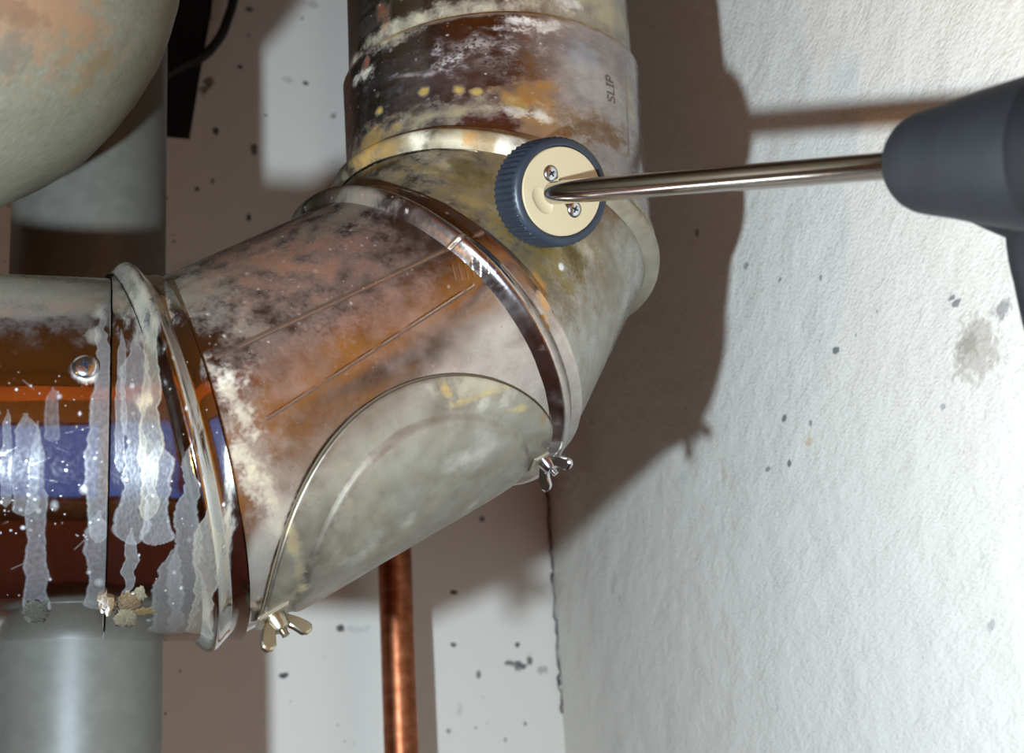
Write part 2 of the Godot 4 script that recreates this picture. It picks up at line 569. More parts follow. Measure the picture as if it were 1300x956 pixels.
func build_room() -> void:
	# back wall: smooth grey-white paint with pits and chips
	var u0 := Vector2(2.2 - 0.62, 1.35)
	var usz := Vector2(0.75, 1.0)
	var im := Image.create(1536, 2048, false, Image.FORMAT_RGB8)
	im.fill(rgb(238, 231, 219))
	var hm := Image.create(1536, 2048, false, Image.FORMAT_L8)
	hm.fill(Color(0.5, 0.5, 0.5))
	var px := 2048.0
	for i in 300:
		var x := rng.randf() * 1536.0
		var y := rng.randf() * 2048.0
		var r := 1.2 + 3.6 * pow(rng.randf(), 3.0)
		dab(im, x, y, r, r * rng.randf_range(0.7, 1.7), rgb(96, 92, 88), rng.randf_range(0.3, 0.9))
		dab(hm, x, y, r, r, Color.BLACK, 0.8)
	for i in 60:
		var x := rng.randf() * 1536.0
		var y := rng.randf() * 2048.0
		dab(im, x, y, rng.randf_range(4, 26), rng.randf_range(1.5, 12), rgb(182, 176, 164), 0.3, 0.8)
	for m in [[Vector3(-0.04424, 1.60311, 0.00000), 10.0, 5.0, rgb(110, 106, 104), 0.80], [Vector3(-0.03475, 1.60084, 0.00000), 12.0, 7.0, rgb(88, 86, 84), 0.85], [Vector3(-0.02620, 1.60513, 0.00000), 5.0, 10.0, rgb(95, 92, 90), 0.80], [Vector3(-0.01564, 1.59694, 0.00000), 10.0, 8.0, rgb(166, 159, 148), 0.60], [Vector3(-0.28512, 2.07290, 0.00000), 6.0, 7.0, rgb(60, 55, 50), 0.90], [Vector3(-0.25165, 2.05712, 0.00000), 6.0, 12.0, rgb(80, 70, 62), 0.80], [Vector3(-0.29121, 2.11906, 0.00000), 9.0, 14.0, rgb(90, 76, 62), 0.70], [Vector3(-0.29532, 2.11101, 0.00000), 7.0, 10.0, rgb(80, 66, 52), 0.70], [Vector3(-0.20442, 2.12642, 0.00000), 5.0, 4.0, rgb(90, 90, 90), 0.90], [Vector3(-0.22072, 2.12896, 0.00000), 9.0, 7.0, rgb(206, 199, 186), 0.70], [Vector3(-0.08885, 1.66332, 0.00000), 7.0, 5.0, rgb(60, 58, 56), 0.90], [Vector3(-0.18548, 1.63632, 0.00000), 6.0, 7.0, rgb(80, 78, 76), 0.90], [Vector3(-0.09160, 1.62018, 0.00000), 5.0, 4.0, rgb(90, 88, 86), 0.90], [Vector3(-0.03573, 1.61853, 0.00000), 4.0, 4.0, rgb(70, 70, 70), 0.90], [Vector3(-0.23216, 1.59935, 0.00000), 7.0, 5.0, rgb(70, 70, 70), 0.90], [Vector3(-0.25700, 1.99329, 0.00000), 4.0, 7.0, rgb(60, 55, 52), 0.90], [Vector3(-0.30067, 2.01654, 0.00000), 5.0, 5.0, rgb(70, 62, 55), 0.90], [Vector3(-0.30770, 2.15094, 0.00000), 4.0, 3.0, rgb(80, 70, 60), 0.90], [Vector3(-0.26278, 2.13784, 0.00000), 5.0, 4.0, rgb(60, 55, 50), 0.90], [Vector3(-0.25462, 2.19565, 0.00000), 8.0, 5.0, rgb(70, 62, 58), 0.80], [Vector3(-0.19562, 2.20735, 0.00000), 10.0, 9.0, rgb(198, 191, 178), 0.70]]:
		dab(im, (m[0].x + 0.62) / usz.x * 1536.0, 2048.0 - (m[0].y - 1.35) * px, m[1], m[2], m[3], m[4], 0.55)
		dab(hm, (m[0].x + 0.62) / usz.x * 1536.0, 2048.0 - (m[0].y - 1.35) * px, m[1], m[2], Color.BLACK, 0.7)
	hm.convert(Image.FORMAT_RGBA8)
	hm.bump_map_to_normal_map(3.0)
	var bw := StandardMaterial3D.new()
	bw.resource_name = "grey-white painted wall"
	bw.albedo_texture = ImageTexture.create_from_image(im)
	bw.normal_enabled = true
	bw.normal_texture = ImageTexture.create_from_image(hm)
	bw.roughness = 0.75
	struct("wall_back", panel(Vector3(-2.2, 0, 0), Vector3(2.2, 0, 0), Vector3(0, 2.6, 0), Vector3(0, 0, -0.12), u0, usz), bw, Transform3D(), "smooth grey-white painted back wall with dark pits and chips")
	# right wall: brushed and stippled white plaster
	var f1 := FastNoiseLite.new()
	f1.seed = 21
	f1.frequency = 0.03
	f1.fractal_octaves = 5
	f1.fractal_gain = 0.6
	var n1 := f1.get_seamless_image(480, 640)
	n1.convert(Image.FORMAT_L8)
	n1.resize(1024, 1024, Image.INTERPOLATE_CUBIC)
	var d1 := n1.get_data()
	var f2 := FastNoiseLite.new()
	f2.seed = 4
	f2.noise_type = FastNoiseLite.TYPE_CELLULAR
	f2.frequency = 0.05
	var n2 := f2.get_seamless_image(480, 640)
	n2.convert(Image.FORMAT_L8)
	n2.resize(1024, 1024, Image.INTERPOLATE_CUBIC)
	var d2 := n2.get_data()
	var hb := PackedByteArray()
	hb.resize(1024 * 1024)
	for i in 1024 * 1024:
		hb[i] = clampi(int(d1[i] * 0.6 + d2[i] * 0.25 + NC[i % (NW * NH)] * 0.15), 0, 255)
	var wh := Image.create_from_data(1024, 1024, false, Image.FORMAT_L8, hb)
	wh.convert(Image.FORMAT_RGBA8)
	wh.bump_map_to_normal_map(5.0)
	var wi := Image.create(2048, 2048, false, Image.FORMAT_RGB8)
	wi.fill(rgb(222, 217, 206))
	for i in 110:
		var x := rng.randf() * 2048.0
		var y := rng.randf() * 2048.0
		var r := 1.5 + 4.0 * pow(rng.randf(), 3.0)
		dab(wi, x, y, r, r * rng.randf_range(0.6, 1.2), rgb(130, 130, 130), rng.randf_range(0.2, 0.8), 0.8)
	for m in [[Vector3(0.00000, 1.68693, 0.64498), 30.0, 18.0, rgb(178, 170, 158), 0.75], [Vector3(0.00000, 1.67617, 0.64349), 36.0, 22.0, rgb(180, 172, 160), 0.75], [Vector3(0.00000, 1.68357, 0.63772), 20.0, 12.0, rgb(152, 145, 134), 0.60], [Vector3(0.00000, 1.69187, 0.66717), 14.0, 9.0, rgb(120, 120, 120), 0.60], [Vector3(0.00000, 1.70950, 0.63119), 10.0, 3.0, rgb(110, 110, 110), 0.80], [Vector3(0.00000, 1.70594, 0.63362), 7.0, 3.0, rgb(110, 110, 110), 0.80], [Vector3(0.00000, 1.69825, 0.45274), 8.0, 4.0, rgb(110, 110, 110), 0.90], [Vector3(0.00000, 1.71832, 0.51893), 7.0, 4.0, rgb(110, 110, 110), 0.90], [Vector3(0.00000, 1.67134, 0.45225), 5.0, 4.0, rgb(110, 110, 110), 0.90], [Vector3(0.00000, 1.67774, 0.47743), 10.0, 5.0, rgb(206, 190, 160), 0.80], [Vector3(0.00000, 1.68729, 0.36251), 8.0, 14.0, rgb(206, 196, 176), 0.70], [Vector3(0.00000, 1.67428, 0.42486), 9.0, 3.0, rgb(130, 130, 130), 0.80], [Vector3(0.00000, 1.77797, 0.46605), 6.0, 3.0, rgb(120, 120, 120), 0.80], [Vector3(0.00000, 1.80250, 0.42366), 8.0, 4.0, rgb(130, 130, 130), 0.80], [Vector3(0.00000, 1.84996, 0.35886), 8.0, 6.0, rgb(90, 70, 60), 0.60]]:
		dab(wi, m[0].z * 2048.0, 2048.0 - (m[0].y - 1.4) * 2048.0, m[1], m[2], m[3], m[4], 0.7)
	var rw := StandardMaterial3D.new()
	rw.resource_name = "stippled white plaster"
	rw.albedo_texture = ImageTexture.create_from_image(wi)
	rw.normal_enabled = true
	rw.normal_texture = ImageTexture.create_from_image(wh)
	rw.normal_scale = 0.8
	rw.roughness = 0.8
	struct("wall_right", panel(Vector3(0, 0, -0.12), Vector3(0, 0, 1.98), Vector3(0, 2.6, 0), Vector3(0.12, 0, 0), Vector2(0.12, 1.4), Vector2(1, 1)), rw, Transform3D(), "white brushed plaster wall with a rough stippled surface")
	# the cracked joint where the two walls meet
	var path := PackedVector3Array()
	var rad := []
	for i in 60:
		var y := 1.56 + 0.25 * i / 59.0
		path.append(Vector3(-0.0012 + (nz(NB, i * 19.0, 40.0) - 0.5) * 0.006, y, 0.0012 + (nz(NB, i * 23.0, 140.0) - 0.5) * 0.002))
		rad.append(0.0003 + 0.0016 * pow(nz(NB, i * 31.0, 300.0), 2.0))
	struct("trim_1", tube(path, rad, 6), plain("dark open crack", rgb(58, 50, 44), 0.95), Transform3D(), "dark ragged crack running down the corner joint")
	# the rest of the room, behind the camera
	var brown := plain("brown wall paint", rgb(130, 102, 76), 0.8, 0.0, 0.2, 31)
	struct("wall_left", panel(Vector3(-2.32, 0, -0.12), Vector3(0, 0, 2.04), Vector3(0, 2.6, 0), Vector3(-0.12, 0, 0) * 1.0, Vector2.ZERO, Vector2.ONE), brown, Transform3D(Basis(), Vector3(0.12, 0, 0)))
	# wall behind the camera, with a window on the evening sky
	var wx0 := -0.66
	var wx1 := -0.27
	var wy0 := 0.5
	var wy1 := 1.82
	struct("wall_front", panel(Vector3(-2.32, 0, 1.86), Vector3(wx0 + 2.32, 0, 0), Vector3(0, 2.6, 0), Vector3(0, 0, 0.12), Vector2.ZERO, Vector2.ONE), brown)
	struct("wall_front_001", panel(Vector3(wx1, 0, 1.86), Vector3(0.12 - wx1, 0, 0), Vector3(0, 2.6, 0), Vector3(0, 0, 0.12), Vector2.ZERO, Vector2.ONE), brown)
	struct("wall_front_002", panel(Vector3(wx0, 0, 1.86), Vector3(wx1 - wx0, 0, 0), Vector3(0, wy0, 0), Vector3(0, 0, 0.12), Vector2.ZERO, Vector2.ONE), brown)
	struct("wall_front_003", panel(Vector3(wx0, wy1, 1.86), Vector3(wx1 - wx0, 0, 0), Vector3(0, 2.6 - wy1, 0), Vector3(0, 0, 0.12), Vector2.ZERO, Vector2.ONE), brown)
	var wmid := Vector3((wx0 + wx1) / 2.0, (wy0 + wy1) / 2.0, 1.93)
	var win := struct("window_1", window_frame(wx1 - wx0, wy1 - wy0), plain("brown window paint", rgb(90, 58, 44), 0.5), Transform3D(Basis(), wmid))
	var glass := StandardMaterial3D.new()
	glass.resource_name = "window glass"
	glass.transparency = BaseMaterial3D.TRANSPARENCY_ALPHA
	glass.albedo_color = Color(1, 1, 1, 0.05)
	glass.roughness = 0.05
	part("pane", block(Vector3(wx1 - wx0 - 0.06, wy1 - wy0 - 0.06, 0.004), 0.0005), glass, win)
	struct("floor", panel(Vector3(-2.32, 0, -0.12), Vector3(2.44, 0, 0), Vector3(0, 0, 2.1), Vector3(0, -0.1, 0), Vector2.ZERO, Vector2.ONE), plain("red clay floor", rgb(190, 124, 106), 0.7, 0.0, 0.15, 33))
	struct("ceiling", panel(Vector3(-2.32, 2.6, -0.12), Vector3(2.44, 0, 0), Vector3(0, 0, 2.1), Vector3(0, 0.1, 0), Vector2.ZERO, Vector2.ONE), plain("brown boarded ceiling", rgb(98, 82, 72), 0.8, 0.0, 0.2, 35))
	struct("trim_2", block(Vector3(2.18, 0.22, 0.03), 0.004), plain("orange varnished board", rgb(206, 140, 98), 0.5), Transform3D(Basis(), Vector3(-1.1, 2.24, 1.844)), "orange-brown varnished board across the wall behind the camera")
	# flash head beside the camera and uplighter in the room
	var fl := thing("flash_head", "small black camera flash with a lit window", "flash", Vector3(-0.51558, 1.50431, 0.98129), Basis.looking_at(Vector3(-0.16, 1.72, 0.3) - Vector3(-0.51558, 1.50431, 0.98129)))
	part("housing", block(Vector3(0.075, 0.045, 0.06), 0.004), plain("black plastic", rgb(24, 24, 26), 0.5), fl, Transform3D(Basis(), Vector3(0, 0, 0.052)))
	var glow := plain("lit flash window", rgb(250, 250, 250), 0.4)
	glow.emission_enabled = true
	glow.emission = Color(0.96, 0.98, 1.0)
	glow.emission_energy_multiplier = 4.0
	part("flash_window", block(Vector3(0.05, 0.028, 0.004), 0.001), glow, fl, Transform3D(Basis(), Vector3(0, 0, 0.02)))
	var la := thing("floor_lamp", "standing work lamp turned to the wall behind the camera", "lamp", Vector3(-1.35, 0, 0.95))
	var dark := plain("dark lamp metal", rgb(40, 38, 36), 0.5, 0.6)
	part("base", lathe([Vector2(0, 0), Vector2(0.14, 0), Vector2(0.14, 0.02), Vector2(0.02, 0.03), Vector2(0, 0.03)]), dark, la)
	part("pole", lathe([Vector2(0, 0.03), Vector2(0.012, 0.03), Vector2(0.012, 1.2), Vector2(0, 1.2)], 20), dark, la)
	var aim := upright(Vector3(-0.75, 1.65, 1.86) - Vector3(-1.35, 1.25, 0.95))
	part("shade", lathe([Vector2(0, -0.09), Vector2(0.03, -0.09), Vector2(0.06, -0.06), Vector2(0.09, 0.0), Vector2(0.087, 0.0), Vector2(0.057, -0.058), Vector2(0.028, -0.085), Vector2(0, -0.085)]), dark, la, Transform3D(aim, Vector3(0, 1.25, 0)))
	var bulb := plain("lit bulb", rgb(255, 240, 220), 0.4)
	bulb.emission_enabled = true
	bulb.emission = Color(1.0, 0.86, 0.7)
	bulb.emission_energy_multiplier = 3.0
	part("bulb", lathe([Vector2(0, -0.084), Vector2(0.015, -0.08), Vector2(0.032, -0.045), Vector2(0.028, -0.02), Vector2(0, -0.008)], 24), bulb, la, Transform3D(aim, Vector3(0, 1.25, 0)))

func window_frame(w: float, h: float) -> ArrayMesh:
	var st := SurfaceTool.new()
	for q in [[Vector3(w, 0.04, 0.06), Vector3(0, h / 2 - 0.02, 0)], [Vector3(w, 0.04, 0.06), Vector3(0, -h / 2 + 0.02, 0)], [Vector3(0.04, h, 0.06), Vector3(w / 2 - 0.02, 0, 0)], [Vector3(0.04, h, 0.06), Vector3(-w / 2 + 0.02, 0, 0)]]:
		st.append_from(block(q[0], 0.003), 0, Transform3D(Basis(), q[1]))
	return st.commit()

func build_back_pipes() -> void:
	var grey := plain("grey plastic", rgb(98, 95, 86), 0.46, 0.0, 0.08, 41)
	var g := thing("drain_pipe", "thick grey plastic pipe standing upright behind the horizontal flue", "pipe", Vector3(-0.388, 0, 0.36))
	part("pipe_wall", lathe([Vector2(0, 0), Vector2(0.0438, 0), Vector2(0.0438, 2.6), Vector2(0, 2.6)], 64), grey, g)
	part("socket", lathe([Vector2(0.0438, 1.12), Vector2(0.05, 1.12), Vector2(0.052, 1.13), Vector2(0.052, 1.2), Vector2(0.05, 1.205), Vector2(0.0438, 1.21)], 64), grey, g)
	var cu := plain("copper", rgb(184, 100, 58), 0.42, 1.0, 0.3, 43)
	var c := thing("copper_pipe", "bare copper pipe running upright in front of the back wall", "pipe", Vector3(-0.1542, 0, 0.0768))
	part("pipe_wall", lathe([Vector2(0, 0), Vector2(0.0132, 0), Vector2(0.0132, 2.6), Vector2(0, 2.6)], 40), cu, c)
	var clip := part("pipe_clip", lathe([Vector2(0.0132, 0.9), Vector2(0.016, 0.9), Vector2(0.016, 0.92), Vector2(0.0132, 0.92)], 40), plain("zinc", rgb(150, 150, 150), 0.4, 1.0), c)
	part("stem", lathe([Vector2(0, 0), Vector2(0.004, 0), Vector2(0.004, 0.064), Vector2(0, 0.064)], 12), plain("zinc", rgb(150, 150, 150), 0.4, 1.0), clip, Transform3D(upright(Vector3(0, 0, -1)), Vector3(0, 0.91, -0.0135)))
	# black strap flat on the wall, and the cable that crosses it
	var blk := plain("matt black", rgb(14, 12, 12), 0.8)
	var sp := [Vector3(-0.35, 2.29, 0), Vector3(-0.281, 2.29, 0), Vector3(-0.288, 2.19, 0), Vector3(-0.297, 2.133, 0), Vector3(-0.307, 2.063, 0), Vector3(-0.331, 2.064, 0)]
	var poly := PackedVector2Array()
	for p in sp: poly.append(Vector2(p.x + 0.3, p.y - 2.06))
	var strap := CSGPolygon3D.new()
	strap.name = "wall_bracket"
	strap.polygon = poly
	strap.depth = 0.02
	strap.material = blk
	strap.position = Vector3(-0.3, 2.06, 0.0005)
	add_child(strap)
	tag(strap, "flat black strap bracket fixed to the wall above the grey pipe", "bracket")
	var cp := PackedVector3Array([Vector3(-0.262, 2.31, 0.027), Vector3(-0.267, 2.23, 0.027), Vector3(-0.27133, 2.18790, 0.02700), Vector3(-0.27623, 2.16865, 0.02700), Vector3(-0.28244, 2.15101, 0.02700), Vector3(-0.29466, 2.13300, 0.02700), Vector3(-0.31142, 2.12085, 0.02700), Vector3(-0.32731, 2.11040, 0.02700), Vector3(-0.35532, 2.09014, 0.02700), Vector3(-0.42, 2.03, 0.027)])
	var cb := tube(smooth(cp), [0.0043], 16)
	var cable := part("cable", cb, plain("black rubber", rgb(10, 10, 10), 0.55), self)
	tag(cable, "thin black cable curving over the wall bracket", "cable")

func smooth(p: PackedVector3Array, per := 6) -> PackedVector3Array:
	var o := PackedVector3Array()
	for i in p.size() - 1:
		for k in per:
			o.append(p[i].cubic_interpolate(p[i + 1], p[maxi(i - 1, 0)], p[mini(i + 2, p.size() - 1)], float(k) / per))
	o.append(p[-1])
	return o

func screw_into(parent: Node, at: Vector3, axis: Vector3, r: float, turn: float, called := "screw") -> void:
	# a pan-head cross screw
	var zinc := plain("bright zinc", rgb(206, 212, 220), 0.22, 1.0)
	var b := upright(axis, Vector3(0.1, 1, 0.2)).rotated(axis.normalized(), turn)
	var s := part(called, lathe([Vector2(0, -r * 0.8), Vector2(r * 0.5, -r * 0.8), Vector2(r * 0.5, -0.0002), Vector2(r, 0), Vector2(r, r * 0.18), Vector2(r * 0.93, r * 0.36), Vector2(r * 0.75, r * 0.5), Vector2(r * 0.5, r * 0.57), Vector2(r * 0.24, r * 0.6), Vector2(r * 0.1, r * 0.35), Vector2(0, r * 0.3)], 32), zinc, parent, Transform3D(b, at))
	var dk := plain("dark recess", rgb(38, 48, 60), 0.5, 0.6)
	for k in 2:
		part("cross_slot", block(Vector3(r * 1.0, r * 0.16, r * 0.24), r * 0.05), dk, s, Transform3D(Basis(Vector3.UP, PI / 2 * k), Vector3(0, r * 0.54, 0)))

func lump(parent: Node, at: Vector3, n: Vector3, along: Vector3, size: Vector3, c: Color, seed_: int, called := "mineral_deposit", rough := 0.35) -> void:
	# an irregular crust or dried drop that sits on the metal
	var rows := []
	var t := along.normalized()
	var w := n.normalized().cross(t).normalized()
	var nn := n.normalized()
	for j in 9:
		var th := PI * 0.56 * j / 8.0
		var row := PackedVector3Array()
		for i in 25:
			var a := TAU * (i % 24) / 24.0
			var k := 0.45 + 1.1 * nz(NB, (i % 24) * 17.0 + seed_ * 97.0, j * 15.0 + seed_ * 53.0)
			row.append(0.8 * (t * cos(a) * sin(th) * size.x + w * sin(a) * sin(th) * size.y) * k + nn * cos(th) * size.z * (0.8 + 0.4 * nz(NC, (i % 24) * 9.0 + seed_ * 31.0, j * 9.0) if j > 0 else 0.9))
		rows.append(row)
	var m := plain("mineral crust", c.darkened(0.38), rough, 0.0, 0.25, seed_)
	m.uv1_scale = Vector3.ONE * 30.0
	part(called, grid(rows, [], nn), m, parent, Transform3D(Basis(), at))

func build_flue() -> void:
	var lime := rgb(176, 178, 178)
	# horizontal pipe
	var k := Weathering.new(self, -0.20, -0.034)
	k.base(rgb(206, 205, 204), rgb(192, 190, 188), 0.03, 0.10, 0)
	k.blob(Vector2(-0.12, 62), 0.3, 0.042, rgb(134, 128, 114), 0.8, 0.55, 0.4, 0.9, 0.4)
	k.blob(Vector2(-0.12, 36), 0.3, 0.02, rgb(112, 106, 96), 0.5, 0.5, 0.5, 0.9, 0.7)
	k.blob(Vector2(-0.0695, 36.75), 0.012, 0.006, rgb(96, 92, 84), 0.5, 0.5, 0.5, 0.8, 0.9)
	k.run(Vector2(-0.0693, -17.56).x, Vector2(-0.0698, -1.16).y, Vector2(-0.0690, -29.78).y, 0.0042, lime, 0.28, 0.2)
	k.run(Vector2(-0.0649, -17.55).x, Vector2(-0.0654, -3.35).y, Vector2(-0.0647, -68.11).y, 0.0033, lime, 0.3, 0.2)
	k.run(Vector2(-0.0761, -17.58).x, Vector2(-0.0768, -0.11).y, Vector2(-0.0759, -27.48).y, 0.0022, lime, 0.28, 0.2)
	k.run(Vector2(-0.0597, -8.82).x, Vector2(-0.0603, 7.05).y, Vector2(-0.0597, -8.82).y, 0.002, lime, 0.2)
	k.run(Vector2(-0.0415, -17.51).x, Vector2(-0.0428, 39.24).y, Vector2(-0.0409, -38.32).y, 0.0042, lime, 0.42, 0.24)
	k.run(Vector2(-0.0412, -17.51).x, Vector2(-0.0409, -28.73).y, Vector2(-0.0399, -64.53).y, 0.0042, lime, 0.34)
	k.blob(Vector2(-0.0453, 24.71), 0.0035, 0.006, rgb(206, 188, 140), 0.6, 0.5, 0.2, 0.4, 0.7, 0.0, 0.3, 0, 0.5)
	k.blob(Vector2(-0.0480, 12.18), 0.0062, 0.0068, rgb(214, 204, 170), 0.85, 0.5, 0.1, 0.25, 0.35, 0.0, 0.3)
	k.blob(Vector2(-0.0430, 35.08), 0.0035, 0.007, rgb(190, 178, 140), 0.5, 0.5, 0.2, 0.5, 0.8, 0.0, 0.2, 0, 0.4)
	k.flecks(120, -0.085, -0.04, -38, 14, rgb(226, 226, 220), 0.0012)
	k.flecks(26, -0.085, -0.04, -62, -10, rgb(230, 228, 220), 0.0028, 0.8)
	for i in 14:
		var p := Vector2(rng.randf_range(-0.085, -0.045), rng.randf_range(-50, 10))
		k.stroke(p, p + Vector2(rng.randf_range(-0.012, 0.012), rng.randf_range(-3, 3)), 0.0003, rgb(225, 225, 222), 0.3, 0.4, 0.6)
	var km := k.material("horizontal flue steel")
	var h := thing("flue_pipe", "shiny stainless flue pipe running out to the left, streaked with dried lime runs", "flue pipe", Vector3(0, 0, 0))
	var pe := C0 - D1 * 0.0385
	part("pipe_wall", section(C0, D1, D1, C0 - D1 * 0.20, D1, pe, span(0, 0.97, 14, -0.0008, -0.0008) + [[1.0, -0.0006, -0.0008], [1.0, 0.0, -0.0012, 1], [1.0, 0.0004, -0.004]], -0.20, -0.034, 0.0003), km, h)
	part("pipe_run", section(C0, D1, D1, Vector3(-2.2, C0.y, C0.z), D1, C0 - D1 * 0.20, span(0, 1, 6, -0.0008, -0.0008), -2.0, -0.2, 0.0), plain("stainless steel", rgb(196, 194, 190), 0.2, 1.0), h)
	screw_into(h, on_pipe(C0, D1, Vector2(-0.0480, 13.20), R - 0.0006), out_of(D1, Vector2(-0.0480, 13.20).y), 0.0052, 0.4)
	lump(h, on_pipe(C0, D1, Vector2(-0.0376, -58.09), R - 0.001), out_of(D1, Vector2(-0.0376, -58.09).y), Vector3(0, 1, 0), Vector3(0.009, 0.0045, 0.0012), rgb(146, 106, 60), 3)
	lump(h, on_pipe(C0, D1, Vector2(-0.0652, -65.42), R - 0.001), out_of(D1, Vector2(-0.0652, -65.42).y), Vector3(1, 0, 0), Vector3(0.0062, 0.01, 0.0012), rgb(92, 90, 76), 4, "dried_drop", 0.15)
	# upper pipe, pushed into the socket of the elbow
	var q := Weathering.new(self, 0.07, 0.24)
	q.base(rgb(176, 168, 156), rgb(140, 132, 124), 0.22, 0.36, 900)
	q.blob(Vector2(0.088, 40), 0.008, 0.11, rgb(206, 196, 160), 0.8, 0.6, 0.1, 0.6, 0.8, 0.0, 0.2)
	q.blob(Vector2(0.1, -38), 0.022, 0.04, rgb(206, 194, 150), 0.7, 0.6, 0.2, 0.8, 0.8)
	q.blob(Vector2(0.1, 68), 0.03, 0.02, rgb(72, 66, 62), 0.7, 0.4, 0.7, 0.8, 0.8, 0.0, 0.0, 2)
	q.blob(Vector2(0.1, 60), 0.012, 0.008, rgb(168, 84, 46), 0.7, 0.5, 0.4, 0.6, 0.8)
	q.blob(Vector2(0.1, 10), 0.02, 0.03, rgb(150, 140, 132), 0.6, 0.5, 0.4, 0.8, 0.9, 0.0, 0.1, 1)
	q.blob(Vector2(0.085, 0), 0.0018, 0.3, rgb(132, 92, 40), 0.7, 0.6, 0.2, 0.8, 0.6)
	q.blob(Vector2(0.097, -16), 0.008, 0.012, rgb(240, 238, 228), 0.7, 0.6, 0.1, 0.5, 0.9)
	q.flecks(90, 0.075, 0.13, -50, 90, rgb(232, 226, 206), 0.0018, 0.8)
	var qm := q.material("upper flue steel")
	var v := thing("flue_pipe_001", "upright stained flue pipe leaving the top of the elbow", "flue pipe")
	part("pipe_wall", section(C2, D3, D3, C2 + D3 * 0.0825, D3, C2 + D3 * 0.24, span(0, 1, 10, -0.0028, -0.0028), 0.07, 0.24, 0.0004), qm, v)
	part("pipe_run", section(C2, D3, D3, C2 + D3 * 0.24, D3, Vector3(C2.x, 2.6, C2.z), span(0, 1, 6, -0.0028, -0.0028), 0.2, 0.8, 0.0), plain("dull stainless steel", rgb(176, 168, 156), 0.3, 1.0), v)

